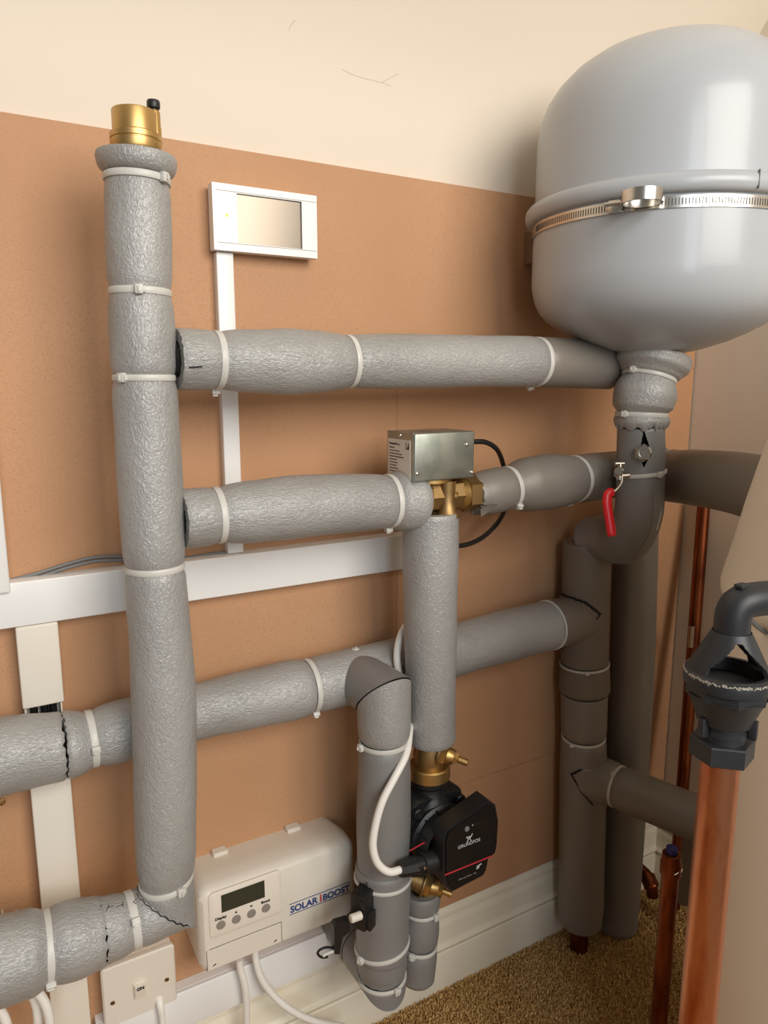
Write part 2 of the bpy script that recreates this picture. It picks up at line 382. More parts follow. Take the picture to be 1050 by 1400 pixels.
# crack lines in the plaster bend
def walls(z):
    for (y0, z0), (y1, z1) in zip(prof, prof[1:]):
        if z0 <= z <= z1: return y0+(y1-y0)*(z-z0)/(z1-z0)
    return 0
def crack(pts):
    q = []
    for (px, py) in pts:
        p = W(px, py, 0)
        for _ in range(4): p = W(px, py, walls(min(max(p.z, 0), 2)))
        q.append(p+Vector((0, .0002, 0)))
    return q
wb = bpy.data.objects['wall_back']
for c in ([(468, 95), (485, 103), (502, 108), (522, 113), (534, 118)], [(522, 113), (535, 105), (545, 101)], [(395, 42), (398, 34), (404, 27)], [(950, 47), (956, 42), (960, 36)]):
    MB().tube(crack(c), .00045, 5, True, .01).build('crack', 'crack', wb)

# ------------------------------------------------------------------ trunking and boxes on the board
def trunk(name, label, x0, x1, z0, z1, depth, vert, mat_='pvc', lip=True):
    t = thing(name, label, 'trunking', ((x0+x1)/2, BY, z0))
    MB().bb(x0+.0008, x1-.0008, BY-depth*.72, BY, z0, z1, .0006, 1).build('channel', mat_, t)
    MB().bb(x0, x1, BY-depth, BY-depth*.70, z0, z1, .0016, 3).build('lid', mat_, t)
    return t
trunk('mini_trunking', 'slim white upright trunking running down from the wall display', .2795, .3005, .804, 1.1675, .0145, True)
ht = trunk('cable_trunking', 'wide white level trunking crossing behind the tall grey pipe', -.25, .558, .753, .8035, .024, False)
t = thing('cable_trunking', 'wide white upright trunking with open gap, on the left under the level trunking', 'trunking', (.055, BY, .05))
MB().bb(.0365, .0755, BY-.002, BY, .05, .752).build('back_plate', 'pvc_cream', t)
for x in (.0365, .0738): MB().bb(x, x+.0017, BY-.018, BY, .05, .752).build('channel_side', 'pvc_cream', t)
for (z0, z1) in ((.657, .7525), (.05, .60)): MB().bb(.0345, .0775, BY-.0245, BY-.017, z0, z1, .0018, 3).build('lid', 'pvc_cream', t)
for x in (.046, .057, .066):
    k = MB().tube([(x, BY-.008, .1), (x+.002, BY-.009, .5), (x-.001, BY-.008, .74)], .0042, 10, True, .05).build('cable', 'cable_b', t)
trunk('cable_trunking', 'low white level trunking along the top of the skirting under the control box', .083, .432, .160, .2165, .022, False)

# wall display
t = thing('wall_display', 'white wall display unit with blank mirror screen above the upper pipe', 'display', (.34, BY, 1.168))
x0, x1, z0, z1 = .2745, .4055, 1.168, 1.2415; sx0, sx1, sz0, sz1 = .3035, .3855, 1.1775, 1.2325; yf = -.036
MB().bb(x0+.002, x1-.002, -.022, BY, z0+.002, z1-.002, .001, 2).build('back_box', 'pvc', t)
mb = MB()
for q in ((x0, sx0, z0, z1), (sx1, x1, z0, z1), (sx0, sx1, z0, sz0), (sx0, sx1, sz1, z1)): mb.bb(q[0], q[1], yf, -.022, q[2], q[3])
mb.build('front_frame', 'pvc', t)
MB().bb(sx0, sx1, yf+.003, -.024, sz0, sz1).build('screen', 'display', t)
mb = MB()
for z in (sz0-.0012, sz1+.001): mb.bb(x0+.004, x1-.001, yf-.0002, yf+.0003, z, z+.0005)
mb.build('groove', 'line', t)['label'] = 'fine grooves across the frame'
MB().cyl((.291, yf-.0004, 1.207), (.291, yf+.001, 1.207), .0018, seg=12).build('indicator_light', 'led', t)

# white box at the left edge
t = thing('wall_box', 'white box cut by the left edge of the picture above the trunking', 'box', (-.03, BY, .795))
MB().bb(-.12, .0335, -.043, BY, .794, 1.06, .003, 3).build('case', 'pvc', t)
# grey twin cable along the top of the trunking
for i, (dz, lab) in enumerate(((0, 'upper grey cable of the pair lying on the level trunking'), (-.0045, 'lower grey cable of the pair lying on the level trunking'))):
    pts = [W(x, y, BY-.004-.001*i)+Vector((0, 0, dz)) for (x, y) in ((0, 797), (14, 793), (35, 788), (60, 781), (95, 770), (130, 762), (175, 761), (240, 764), (290, 757), (318, 752), (322, 745))]
    tag(MB().tube(pts, .0019, 10).build('thin_cable', 'cable_g'), lab, 'cable', 'grey cable pair')

# fused switch
t = thing('fused_switch', 'white switched connection unit with ON rocker at the bottom left', 'switch', (.14, BY, .2))
c0 = W(137, 1327, -.036); c1 = W(238, 1290, -.036); X0, X1, Z1 = c0.x, c1.x, c1.z; Z0 = Z1-(X1-X0)*.93
MB().bb(X0+.002, X1-.002, -.030, BY, Z0+.002, Z1-.002, .002, 2).build('back_box', 'pvc_cream', t)
MB().rrloft([(-.030, X0, X1, Z0, Z1, .005), (-.035, X0, X1, Z0, Z1, .005), (-.037, X0+.002, X1-.002, Z0+.002, Z1-.002, .004)]).build('face_plate', 'case', t)
cx = W(191, 1352, -.037).x; cz = W(191, 1352, -.037).z
rk = MB().bb(cx-.008, cx+.008, -.039, -.036, cz-.012, cz+.012, .0008).build('rocker_frame', 'case_panel', t)
mb = MB(); mb.prism([(cx-.0065, -.0385, cz+.0105), (cx-.0065, -.0445, cz+.0095), (cx-.0065, -.0405, cz-.0095), (cx-.0065, -.0385, cz-.0105)], (.013, 0, 0)); mb.build('rocker', 'case_panel', t)
text('lettering', 'ON', 'print_black', rk, (cx-.0048, -.0448, cz+.0048), .009, .006, .0002)
for q in ((154, 1371), (228, 1339)):
    p = W(q[0], q[1], -.037); s_ = MB().cyl(p+Vector((0, .0005, 0)), p+Vector((0, -.0008, 0)), .003, seg=16).build('screw', 'nickel', t)
    MB().box(p+Vector((0, -.001, 0)), (.005, .0006, .0009), Matrix.Rotation(.6, 3, 'Y')).build('screw_slot', 'gap', s_)
p = W(218, 1370, -.037)
tag(MB().tube([p+Vector((0, .02, .01)), p+Vector((0, -.003, 0)), p+Vector((.001, -.006, -.02)), p+Vector((.001, -.004, -.10)), p+Vector((.001, -.004, -.19))], lambda t_: .0062-.0022*min(1, t_*5), 14).build('power_cable', 'cable_w'), 'white flex leaving the bottom of the fused switch plate', 'cable')

# ------------------------------------------------------------------ control box (solar diverter)
t = thing('control_box', 'cream plastic control box lettered SOLAR iBOOST with small screen and four buttons', 'control box', (.32, BY, .27))
X0, X1, Z0, Z1, yf = .205, .428, .272, .3925, -.084
MB().rrloft([(BY, X0, X1-.004, Z0+.004, Z1-.002, .018), (-.05, X0, X1+.001, Z0+.001, Z1+.001, .018), (-.072, X0, X1, Z0, Z1, .017), (-.080, X0+.002, X1-.003, Z0+.002, Z1-.003, .014), (yf, X0+.007, X1-.009, Z0+.006, Z1-.008, .010)], 8).build('case', 'case', t)
def Q(px, py, o=0): return W(px, py, yf-o)
mb = MB()
P_ = [Q(284, 1229), (Q(377, 1184)), Q(385, 1243), Q(288, 1287)]
xa, xb, za, zb = (P_[0].x+P_[3].x)/2, P_[2].x, (P_[3].z+P_[2].z)/2, (P_[0].z+P_[1].z)/2
MB().rrloft([(yf+.002, xa, xb, za, zb, .006), (yf-.0015, xa, xb, za, zb, .006), (yf-.0028, xa+.003, xb-.003, za+.003, zb-.003, .004)]).build('key_panel', 'case_panel', t)
kp = yf-.003
a = W(302, 1222, kp); b = W(362, 1227, kp)
MB().bb(a.x, b.x, kp-.0006, kp+.001, (W(303, 1247, kp).z+b.z)/2, (a.z+W(361, 1206, kp).z)/2).build('lcd_screen', 'lcd', t)
zr = sum(W(x, y, kp).z for x, y in ((302, 1265), (323, 1257), (344, 1248), (364, 1241)))/4
BX = [W(x, 1253, kp).x for x in (301.5, 323, 344, 364)]
for i, x in enumerate(BX):
    MB().cyl((x, kp+.001, zr), (x, kp-.0015, zr), .0058, seg=24, ch=.0006).build('button', 'button', t)
text('lettering', 'Display', 'print_black', t, (BX[0]-.0075, kp-.0005, zr+.0085), .015, .006, .0001)
text('lettering', 'Boost', 'print_black', t, (BX[3]-.0065, kp-.0005, zr+.0085), .012, .006, .0001)
for x, s_ in ((BX[1], 1), (BX[2], -1)):
    zc = zr+.0105; MB().prism([(x-.0018, kp-.0001, zc-.0014*s_), (x+.0018, kp-.0001, zc-.0014*s_), (x, kp-.0001, zc+.0016*s_)], (0, -.0005, 0)).build('arrow_mark', 'print_black', t)
# lower terminal cover: joints
zc = (Q(272, 1302).z+Q(385, 1262).z)/2; xc = Q(385, 1275).x
mb = MB(); mb.bb(X0+.012, xc, yf-.0004, yf+.001, zc-.0004, zc+.0004); mb.bb(xc-.0004, xc+.0004, yf-.0004, yf+.001, Z0+.006, zc)
x_ = Q(283, 1320).x; mb.bb(x_-.0003, x_+.0003, yf-.0004, yf+.001, Z0+.006, zc); mb.build('cover_joint', 'line', t)
MB().bb(x_+.0006, xc-.0006, yf-.0011, yf, Z0+.0062, zc-.0006, .0005, 1).build('terminal_cover', 'case', t)
for q in ((293, 1318), (376, 1285)):
    p = Q(q[0], q[1]); MB().cyl(p+Vector((0, .0002, 0)), p+Vector((0, -.0015, 0)), .0034, seg=16).build('screw', 'case_panel', t)
    MB().box(p+Vector((0, -.0016, 0)), (.0045, .0006, .0014), Matrix.Rotation(-.5, 3, 'Y')).build('screw_slot', 'gap', t)
a = Q(397, 1247, .0003); b = Q(478, 1220, .0003); zt = (a.z+b.z)/2-.0
tw = min(b.x, X1-.011)-a.x
for part, m_, o0, o1 in (('SOLAR', 'print_blue', 0, .455), ('i', 'print_red', .485, .515), ('BOOST', 'print_blue', .535, 1)):
    text('lettering', part, m_, t, (a.x+tw*o0, yf-.0004, zt+.001), tw*(o1-o0), .0125, .0004, .0001)
mb = MB(); mb.bb(a.x-.001, a.x+tw+.001, yf-.0005, yf, zt+.0135, zt+.0143); mb.bb(a.x-.001, a.x+tw+.001, yf-.0005, yf, zt-.0022, zt-.0014); mb.build('logo_line', 'print_blue', t)
for q in ((300, 1158), (400, 1125)):
    p = W(q[0], q[1], -.02); MB().bb(p.x-.010, p.x+.010, -.026, BY, Z1-.003, Z1+.004, .001, 1).build('mounting_lug', 'case', t)
for lab, pts in (('white cable dropping straight from the control box', [(328, 1322, -.045), (334, 1345, -.047), (337, 1375, -.045), (337, 1400, -.043), (336, 1440, -.04)]),
                 ('white cable sweeping right from the control box to the carpet', [(349, 1308, -.045), (356, 1335, -.05), (374, 1361, -.055), (398, 1381, -.06), (430, 1396, -.06), (470, 1404, -.055)])):
    P0 = W(*pts[0]); tag(MB().tube([P0+Vector((0, 0, .012))]+[W(*p) for p in pts], .0049, 14).build('power_cable', 'cable_w'), lab, 'cable', 'control box cables')

# ------------------------------------------------------------------ air vent + riser
zx = W(200, 600, A).x
riser_x = .1625
def RZ(y): return W(200, y, A).z
tP = W(187, 214, A); bP = W(228, 1225, A)
run = Run([tP, W(192, 400, A), W(202, 600, A), W(212, 775, A), W(224, 950, A), W(226, 1080, A), bP, bP+Vector((0, 0, -.06))],
          [(214, .0355), (232, .0350), (247, .0292), (275, .0306), (330, .0312), (400, .0302), (455, .0320), (500, .0315), (518, .0310), (560, .0318), (650, .0325), (740, .0320), (775, .0306), (850, .0318), (950, .0338), (1080, .0338), (1160, .0328), (1200, .0305), (1260, .0305)], 'y', ties=(400, 518, 775, 1200), smooth=True)
t = thing('insulated_riser', 'tall grey foam-lagged riser pipe on the left, topped by a brass air vent', 'pipe', bP)
core(run, 216, 1150, t)
top_run = run
cutp = W(224, 1232, A)       # mitre between riser and bottom branch
cn = Vector((-1, 0, -1)).normalized()
sleeve('foam_collar', run, 214, 243, t, 'foam_v', fl0=.0025, wob=.03)
sleeve('foam_sleeve', run, 244, 517, t, 'foam_v')
sleeve('foam_sleeve', run, 518, 774, t, 'foam_v')
sleeve('foam_sleeve', run, 775, 1275, t, 'foam_v', cut1=(cutp+Vector((0, 0, -.004)), cn), cap=False)
tie(run, 245, t, 47, dr=.0004); tie(run, 400, t, -2, .0065); tie(run, 518, t, -40, .006); tie(run, 774, t, 150, .0066); tie(run, 1200, t, 28, .007, tilt=(-.002, .004))
# brass automatic air vent
p = W(186, 205, A); zb = p.z; t = thing('air_vent', 'brass automatic air vent with black cap on top of the tall riser', 'valve', (p.x, p.y, zb-.012))
c = Vector((p.x, p.y, zb))
MB().lathe([(1e-4, -.012), (.02, -.012), (.0205, -.004), (.0220, -.003), (.0232, 0), (.0232, .0065), (.0222, .007), (.0222, .0078), (.0232, .0083), (.0232, .0130), (.0220, .0140), (.0205, .0145)], c).build('base_ring', 'brass', t)
MB().lathe([(.0205, .0115), (.0205, .0325), (.0200, .0337), (.0185, .0343), (1e-4, .0343)], c).build('body', 'brass', t)
q = c+Vector((.0175, -.004, 0))
MB().lathe([(1e-4, .004), (.0058, .004), (.0058, .034), (.005, .036), (1e-4, .036)], q, seg=20).build('vent_stem', 'brass', t)
MB().lathe([(1e-4, .035), (.0035, .035), (.0035, .0375), (.0058, .038), (.0062, .0395), (.0062, .0435), (.0056, .045), (1e-4, .0452)], q, seg=20).build('vent_cap', 'black', t)
MB().bb(c.x+.0212, c.x+.0246, c.y-.003, c.y+.003, c.z+.006, c.z+.0235, .0015).build('side_clip', 'brass', t)

# ------------------------------------------------------------------ upper pipe (to the vessel)
run = Run([W(236, 491, A), W(400, 495, A), W(560, 494, A), W(730, 495, A), W(800, 498, A), W(835, 502, A)],
          [(238, .0315), (297, .0308), (345, .0335), (395, .0360), (430, .0345), (476, .0308), (540, .0322), (650, .0325), (732, .0335), (800, .0335), (835, .032)], 'x', ties=(297, 476, 733), smooth=True)
t = thing('insulated_pipe', 'uppermost level grey lagged pipe running right to the expansion vessel', 'pipe', W(240, 491, A))
core(run, 238, 834, t)
sleeve('foam_sleeve', run, 241, 476, t, 'foam_h', rag0=.0008); sleeve('foam_sleeve', run, 477, 732, t, 'foam_h'); sleeve('foam_sleeve', run, 733, 840, t, 'foam_s')
tie(run, 297, t, 100, .0068, tail=.004); tie(run, 476, t, 170, .006); tie(run, 734, t, 105, .0065, tail=.003)
p = W(247, 503, A); MB().tube([p+Vector((0, -.0318, 0)), p+Vector((.006, -.0318, .0004)), p+Vector((.013, -.0320, .001))], .0006, 6).build('slit', 'gap', t)

# middle pipe, left part
run = Run([W(248, 710, A), W(340, 700, A), W(440, 690, A), W(520, 686, A), W(548, 684, A), W(580, 681, A)],
          [(250, .0318), (298, .0315), (345, .0345), (400, .0362), (450, .0355), (500, .0345), (529, .0335), (545, .0375), (562, .0385), (578, .033)], 'x', ties=(298, 530), smooth=True)
t = thing('insulated_pipe', 'middle level grey lagged pipe between the tall riser and the motorised valve', 'pipe', W(250, 709, A))
core(run, 246, 574, t)
sleeve('foam_sleeve', run, 249, 530, t, 'foam_h', rag0=.0006); sleeve('foam_sleeve', run, 531, 572, t, 'foam_h')
tie(run, 298, t, 160, .0068); tie(run, 531, t, 98, .0066)

# middle pipe, right part, passing behind the vessel valve
YB = A+.012
run = Run([W(643, 678, A), W(690, 668, A), W(740, 660, A), W(785, 655, A+.004), W(845, 648, YB), W(905, 641, YB)],
          [(645, .0270), (668, .0300), (695, .0300), (720, .0375), (745, .0390), (784, .0350), (845, .0350), (905, .035)], 'x', ties=(695, 785), smooth=True)
t = thing('insulated_pipe', 'grey lagged pipe running right from the motorised valve behind the red lever', 'pipe', W(650, 675, A))
core(run, 641, 900, t)
sleeve('foam_sleeve', run, 646, 695, t, 'foam_s', rag0=.002); sleeve('foam_sleeve', run, 696, 905, t, 'foam_s')
tie(run, 696, t, 60, .0066); tie(run, 786, t, 110, .0066)
p = W(657, 696, A-.03)
MB().add([p, p+Vector((.012, -.004, .006)), p+Vector((.028, -.001, .004)), p+Vector((.022, .006, -.004)), p+Vector((.006, .006, -.012)), p+Vector((.014, .012, -.002))], [[0, 1, 2, 3], [0, 3, 4], [1, 5, 2], [0, 4, 5, 1], [3, 2, 5, 4]]).build('torn_flap', 'foam_s', t)

# ------------------------------------------------------------------ motorised valve
t = thing('motorised_valve', 'motorised valve with square tin actuator on a brass body between the pipes', 'valve', W(608, 700, A))
yf = A-.033; yb = A+.031
a = W(567, 590, yf); b = W(648, 655, yf); x0, x1 = a.x, b.x; z1 = (a.z+W(648, 592, yf).z)/2; z0 = (b.z+W(573, 657, yf).z)/2
MB().bb(x0, x1, yf, yb, z0, z1, .0022, 3).build('actuator_housing', 'galv', t)
hs = t.children[0]
MB().bb(x0-.0004, x0+.002, yf+.003, yb-.001, z0-.003, z1+.0002, .0003, 1).build('end_plate', 'galv', t)
ly0, ly1 = yf+.008, yb-.004; lz0, lz1 = z0+.001, z1-.009
lb = MB().bb(x0-.0009, x0-.0003, ly0, ly1, lz0, lz1).build('rating_label', 'label', t)
RL = Matrix(((0, 0, -1), (-1, 0, 0), (0, 1, 0)))     # lettering on a face looking to -x
def ltext(s_, u, v, wd, size=.004, b_=0): text('lettering', s_, 'print_black', lb, (x0-.0010, ly1-u, lz0+v), wd, size, b_, .0001, rot=RL)
LH = lz1-lz0; LWd = ly1-ly0
ltext('Honeywell', .003, LH-.007, .017, .004, .0001); ltext('Home', .021, LH-.007, .007, .003)
ltext('Valve head', .003, LH-.0115, .012, .0035, .0001)
mb = MB()
for i in range(8):
    z = lz0+LH-.015-i*.0036; L = (.024, .030, .034, .018, .02, .017, .021, .016)[i]
    mb.bb(x0-.0012, x0-.0008, ly1-.003-L, ly1-.003, z, z+.0010)
mb.bb(x0-.0012, x0-.0008, ly0+.003, ly0+.010, lz1-.011, lz1-.003); mb.build('print_line', 'print_black', lb)
text('lettering', 'F', 'label', lb, (x0-.0013, ly0+.0085, lz1-.0095), .004, .006, .0002, .0001, rot=RL)
ltext('CE', .034, .004, .006, .005)
for q in ((638, 608), (570, 648), (645, 646)): p = W(q[0], q[1], yf); MB().lathe([(.0026, 0), (.0022, .0012), (1e-4, .0018)], p, (0, -1, 0), 16).build('rivet', 'steel', t)
MB().lathe([(.0026, 0), (.0022, .0012), (1e-4, .0018)], (x0-.0004, (yf+yb)/2, z1-.004), (-1, 0, 0), 16).build('rivet', 'steel', t)
c = Vector(((x0+x1)/2, A, z0)); MB().lathe([(.0275, -.0008), (.0275, -.005), (.024, -.0065), (.018, -.008)], c).build('seat_flange', 'brass', t)
vz = W(608, 678, A).z; vx0, vx1 = W(572, 678, A).x, W(636, 678, A).x; cx = (vx0+vx1)/2-.001
MB().cyl((cx-.026, A, vz+.002), (cx+.024, A, vz+.002), .0215, seg=8, smooth=False).build('valve_body', 'brass_dull', t)
MB().lathe([(.0115, .022), (.0105, .008), (.0100, -.004), (.0125, -.016), (.018, -.024)], (cx-.002, A-.0145, vz), seg=20).build('valve_neck', 'brass_dull', t)
MB().cyl((cx+.022, A, vz+.002), (cx+.034, A, vz+.002), .0208, seg=24).build('thread', 'brass', t)
for i in range(4): MB().lathe([(.0208, 0), (.0218, .001), (.0208, .002)], (cx+.023+.0026*i, A, vz+.002), (1, 0, 0), 28).build('thread_ring', 'brass', t)
MB().cyl((cx+.032, A, vz+.002), (cx+.050, A, vz+.002), .0255, seg=6, smooth=False).build('compression_nut', 'brass_dull', t)
MB().cyl((cx-.044, A, vz+.002), (cx-.026, A, vz+.002), .0245, seg=6, smooth=False).build('compression_nut', 'brass_dull', t)
MB().cyl((cx, A, vz-.018), (cx, A, vz-.045), .02, seg=24).build('outlet', 'brass_dull', t)
for q in ((579, 684), (623, 676)): p = W(q[0], q[1], A-.0215); MB().lathe([(.0042, .0005), (.0042, -.001), (.003, -.001), (.003, .0005)], p, (0, 1, 0), 16).build('arrow_mark', 'brass', t)
pts = [W(646, 604, A+.006), W(661, 604, A+.006), W(676, 611, A+.014), W(687, 632, A+.05), W(693, 665, A+.086), W(690, 695, A+.075), W(680, 715, A+.06), W(662, 733, A+.055), W(640, 744, A+.05), W(610, 748, A+.05)]
tag(MB().tube(pts, .0034, 12).build('actuator_cable', 'cable_b'), 'black cable looping behind the pipe from the tin actuator', 'cable')

# ------------------------------------------------------------------ drop pipe to the pump
run = Run([W(589, 700, A), W(588, 820, A), W(590, 1012, A)], [(700, .0358), (750, .0362), (850, .0350), (960, .0325), (1012, .0325)], 'y')
t = thing('insulated_drop_pipe', 'upright grey lagged pipe from the motorised valve down to the pump', 'pipe', W(590, 1012, A))
core(run, 702, 1011, t, 'copper_dull', .35)
sleeve('foam_sleeve', run, 699, 1012, t, 'foam_v')

# ------------------------------------------------------------------ pump valves and pump
ax = W(587, 1040, A).x
def pumpvalve(label, zt, zn, sgn, p0, p1):
    """zt: pipe end, zn: union nut side"""
    t = thing('pump_valve', label, 'valve', (ax, A, min(zt, zn)), 'brass pump valves')
    L = (zt-zn)
    MB().lathe([(.0175, 0), (.019, .15*abs(L)), (.0225, .4*abs(L)), (.0205, .6*abs(L)), (.020, .7*abs(L))], (ax, A, zt), (0, 0, -1 if L > 0 else 1), 28).build('body', 'brass_dull', t)
    MB().cyl((ax, A, zt-L*.66), (ax, A, zn), .0285, seg=28, ch=.002).build('union_nut', 'brass', t)
    p0, p1 = Vector(p0), Vector(p1); d = (p1-p0).normalized()
    MB().cyl(p0-d*.022, p0+d*.001, .0145, seg=24).build('side_boss', 'brass_dull', t)
    MB().cyl(p0-d*.001, p0+d*.003, .0188, seg=32, ch=.0008).build('flange', 'brass_dull', t)
    MB().cyl(p0+d*.003, p0+d*.010, .0150, seg=6, smooth=False).build('gland_nut', 'brass', t)
    MB().cyl(p0+d*.010, p0+d*.021, .0112, .0098, seg=24, ch=.0008).build('gland', 'brass', t)
    MB().cyl(p0+d*.021, p0+d*.026, .0078, seg=6, smooth=False).build('lock_nut', 'brass', t)
    MB().cyl(p0+d*.026, p0+d*.040, .0046, seg=12, ch=.0008).build('spindle', 'brass', t)
    return t
zt = W(585, 1010, A).z; zn = W(585, 1062, A).z
pumpvalve('upper brass pump valve just below the upright lagged pipe', zt, zn, 1, W(601, 1028, A-.012), W(634, 1041, A-.036))
zt2 = W(575, 1232, A).z; zn2 = W(575, 1200, A).z
pumpvalve('lower brass pump valve beneath the black pump', zt2, zn2, -1, W(580, 1207, A-.016), W(613, 1221, A-.040))
t = thing('circulation_pump', 'black circulation pump with red stripe on its square face', 'pump', (ax, A, zn2))
MB().lathe([(.026, 0), (.026, -.006), (.0225, -.010), (.0235, -.02), (.034, -.034), (.040, -.055), (.042, -.075), (.040, -.095), (.034, -.115), (.023, -.132), (.0225, zn2-zn+.008), (.026, zn2-zn+.006), (.026, zn2-zn)], (ax, A, zn), (0, 0, 1), 40).build('volute', 'pump_body', t)
zc = (zn+zn2)/2+.002
MB().rrloft([(A+.05, ax-.036, ax+.036, zc-.05, zc+.05, .02), (A+.03, ax-.043, ax+.043, zc-.058, zc+.058, .02), (A-.015, ax-.044, ax+.044, zc-.06, zc+.058, .016), (A-.022, ax-.041, ax+.041, zc-.056, zc+.054, .016)], 7).build('volute_shell', 'pump_body', t)
MB().lathe([(.044, .018), (.046, .022), (.046, .030), (.0415, .033), (.041, .052), (.039, .055)], (ax, A, zc), (0, -1, 0), 48).build('motor_housing', 'pump_body', t)
for i in range(14):
    a = 2*PI*i/14; MB().box((ax+.0425*math.cos(a), A-.043, zc+.0425*math.sin(a)), (.004, .018, .0025), Matrix.Rotation(-a, 3, 'Y')).build('cooling_fin', 'pump_body', t)
for sx_, sz_ in ((-1, 1), (1, 1), (-1, -1), (1, -1)):
    p = Vector((ax+sx_*.034, A-.018, zc+sz_*.042)); b_ = MB().lathe([(.0075, 0), (.0075, .010), (.006, .0115), (.0042, .0115)], p, (0, -1, 0), 18).build('bolt_boss', 'pump_body', t)
    MB().cyl(p+Vector((0, -.006, 0)), p+Vector((0, -.0125, 0)), .0042, seg=12).build('bolt', 'black', b_)
yf = A-.076
pts = [(606, 1150), (610, 1135), (640, 1114), (668, 1094), (677, 1100), (681, 1122), (679, 1155), (677, 1165), (667, 1174), (664, 1190), (660, 1197), (618, 1219), (611, 1214), (606, 1190)]
poly = [W(x, y, yf) for x, y in pts]
cen = sum(poly, Vector())/len(poly)
MB().prism([p+(cen-p)*.0 for p in poly], (0, .026, 0)).build('control_head', 'black', t)
MB().prism([Vector((p.x, yf-.0022, p.z))+(Vector((cen.x, yf-.0022, cen.z))-Vector((p.x, yf-.0022, p.z)))*.06 for p in poly], (0, .0024, 0)).build('face', 'black_gloss', t)
fc = t.children[-1]; FYY = yf-.0026
def PF(x, y): return W(x, y, FYY)
a, b = PF(605.5, 1197), PF(673, 1171); zz = (a.z+b.z)/2
MB().bb(a.x+.003, b.x, FYY, FYY+.0006, zz-.0009, zz+.0009).build('red_stripe', 'print_red', fc)
a, b = PF(626, 1160), PF(656, 1149)
text('lettering', 'GRUNDFOS', 'print_white', fc, (a.x, FYY, (a.z+b.z)/2-.001), b.x-a.x, .0038, 0, .0001)
c = PF(641, 1148)
for (u0, v0, u1, v1) in ((-.004, .005, -.001, .001), (-.001, .001, .003, .003), (.003, .003, .0055, .007), (-.001, .001, -.003, -.0035), (-.0045, .0045, .002, .004), (.001, .002, .004, -.003)):
    MB().tube([(c.x+u0, FYY, c.z+v0), (c.x+u1, FYY, c.z+v1)], .0006, 6, False).build('emblem', 'print_white', fc)
c = PF(638, 1133); MB().lathe([(.0036, 0), (.0036, .0012), (.003, .0018), (1e-4, .0018)], c, (0, -1, 0), 20).build('mode_button', 'print_grey', fc)
for i in range(4):
    c = PF(646+4*i, 1128-1.5*i); MB().cyl(c, c+Vector((0, -.0005, 0)), .0009, seg=10).build('indicator', 'print_white' if i == 0 else 'slot', fc)
a, b = PF(627, 1203), PF(652, 1193)
mb = MB()
for i, (u, L) in enumerate(((0, .006), (.0075, .004), (.013, .008), (.0235, .005))): mb.bb(a.x+u, a.x+u+L, FYY, FYY+.0004, (a.z+b.z)/2-.0006, (a.z+b.z)/2+.0006)
mb.build('small_print', 'print_grey', fc)
c = PF(655, 1183); mb = MB(); mb.box(c, (.008, .0008, .0012), Matrix.Rotation(-.3, 3, 'Y')); mb.box(c+Vector((-.002, 0, -.003)), (.005, .0008, .0012), Matrix.Rotation(-.3, 3, 'Y')); mb.build('indicator', 'print_white', fc)
# plug and gland on the left of the head
t2 = t
py_ = -.193
a = W(606, 1172, py_); b = W(576, 1181, py_); c = W(547, 1189, py_)
MB().cyl(a, b, .0155, .0145, seg=20, ch=.001).build('plug', 'black', t2)
MB().cyl(b, b+(c-b)*.35, .0118, seg=20).build('plug_collar', 'black', t2)
MB().cyl(b+(c-b)*.3, c, .0125, .0098, seg=8, smooth=False).build('cable_gland', 'black', t2)
MB().lathe([(.0022, 0), (.002, .0008), (1e-4, .001)], W(581, 1187, py_-.0145), (0, -1, 0), 12).build('screw', 'steel', t2)
MB().box(W(580, 1152, A-.05), (.045, .001, .0012), Matrix.Rotation(-.18, 3, 'Y')).build('red_edge', 'print_red', t2)
gl = c
FY_ = -.175
pts = [W(562, 845, -.100), W(549, 866, -.101), W(543, 890, -.104), W(544, 915, -.108), W(553, 945, -.112), W(560, 980, -.125), W(559, 1008, -.155), W(555, 1032, -.172), W(540, 1062, -.181), W(523, 1095, -.184), W(513, 1130, -.185), W(510, 1158, -.186), W(517, 1181, -.189), W(532, 1192, gl.y), gl+Vector((.004, 0, -.0005))]
tag(MB().tube(pts, .0049, 14).build('power_cable', 'cable_w'), 'white flex curving down over the lagged pipe into the pump', 'cable')

# small lagged pipe below the pump
run = Run([W(576, 1216, A), W(575, 1260, A), W(571, 1325, A), W(569, 1342, A)], [(1218, .0270), (1238, .0270), (1245, .0250), (1270, .0270), (1288, .0262), (1300, .0262), (1335, .0250), (1342, .019)], 'y', ties=(1240, 1290))
t = thing('insulated_pipe', 'short grey lagged pipe beneath the pump, in front of the skirting', 'pipe', W(569, 1342, A))
sleeve('foam_sleeve', run, 1217, 1240, t, 'foam_soft'); sleeve('foam_sleeve', run, 1241, 1289, t, 'foam_soft'); sleeve('foam_sleeve', run, 1290, 1342, t, 'foam_soft')
tie(run, 1241, t, 50, .005); tie(run, 1290, t, -20, .005)
core(run, 1218, 1341, t, 'foam_s', .9)
e = run.P[-1]; MB().tube([e+Vector((0, 0, .03)), e+Vector((0, .02, .012)), (e.x, -.021, e.z+.012)], .011, 16).build('copper_tail', 'copper_dull', t)

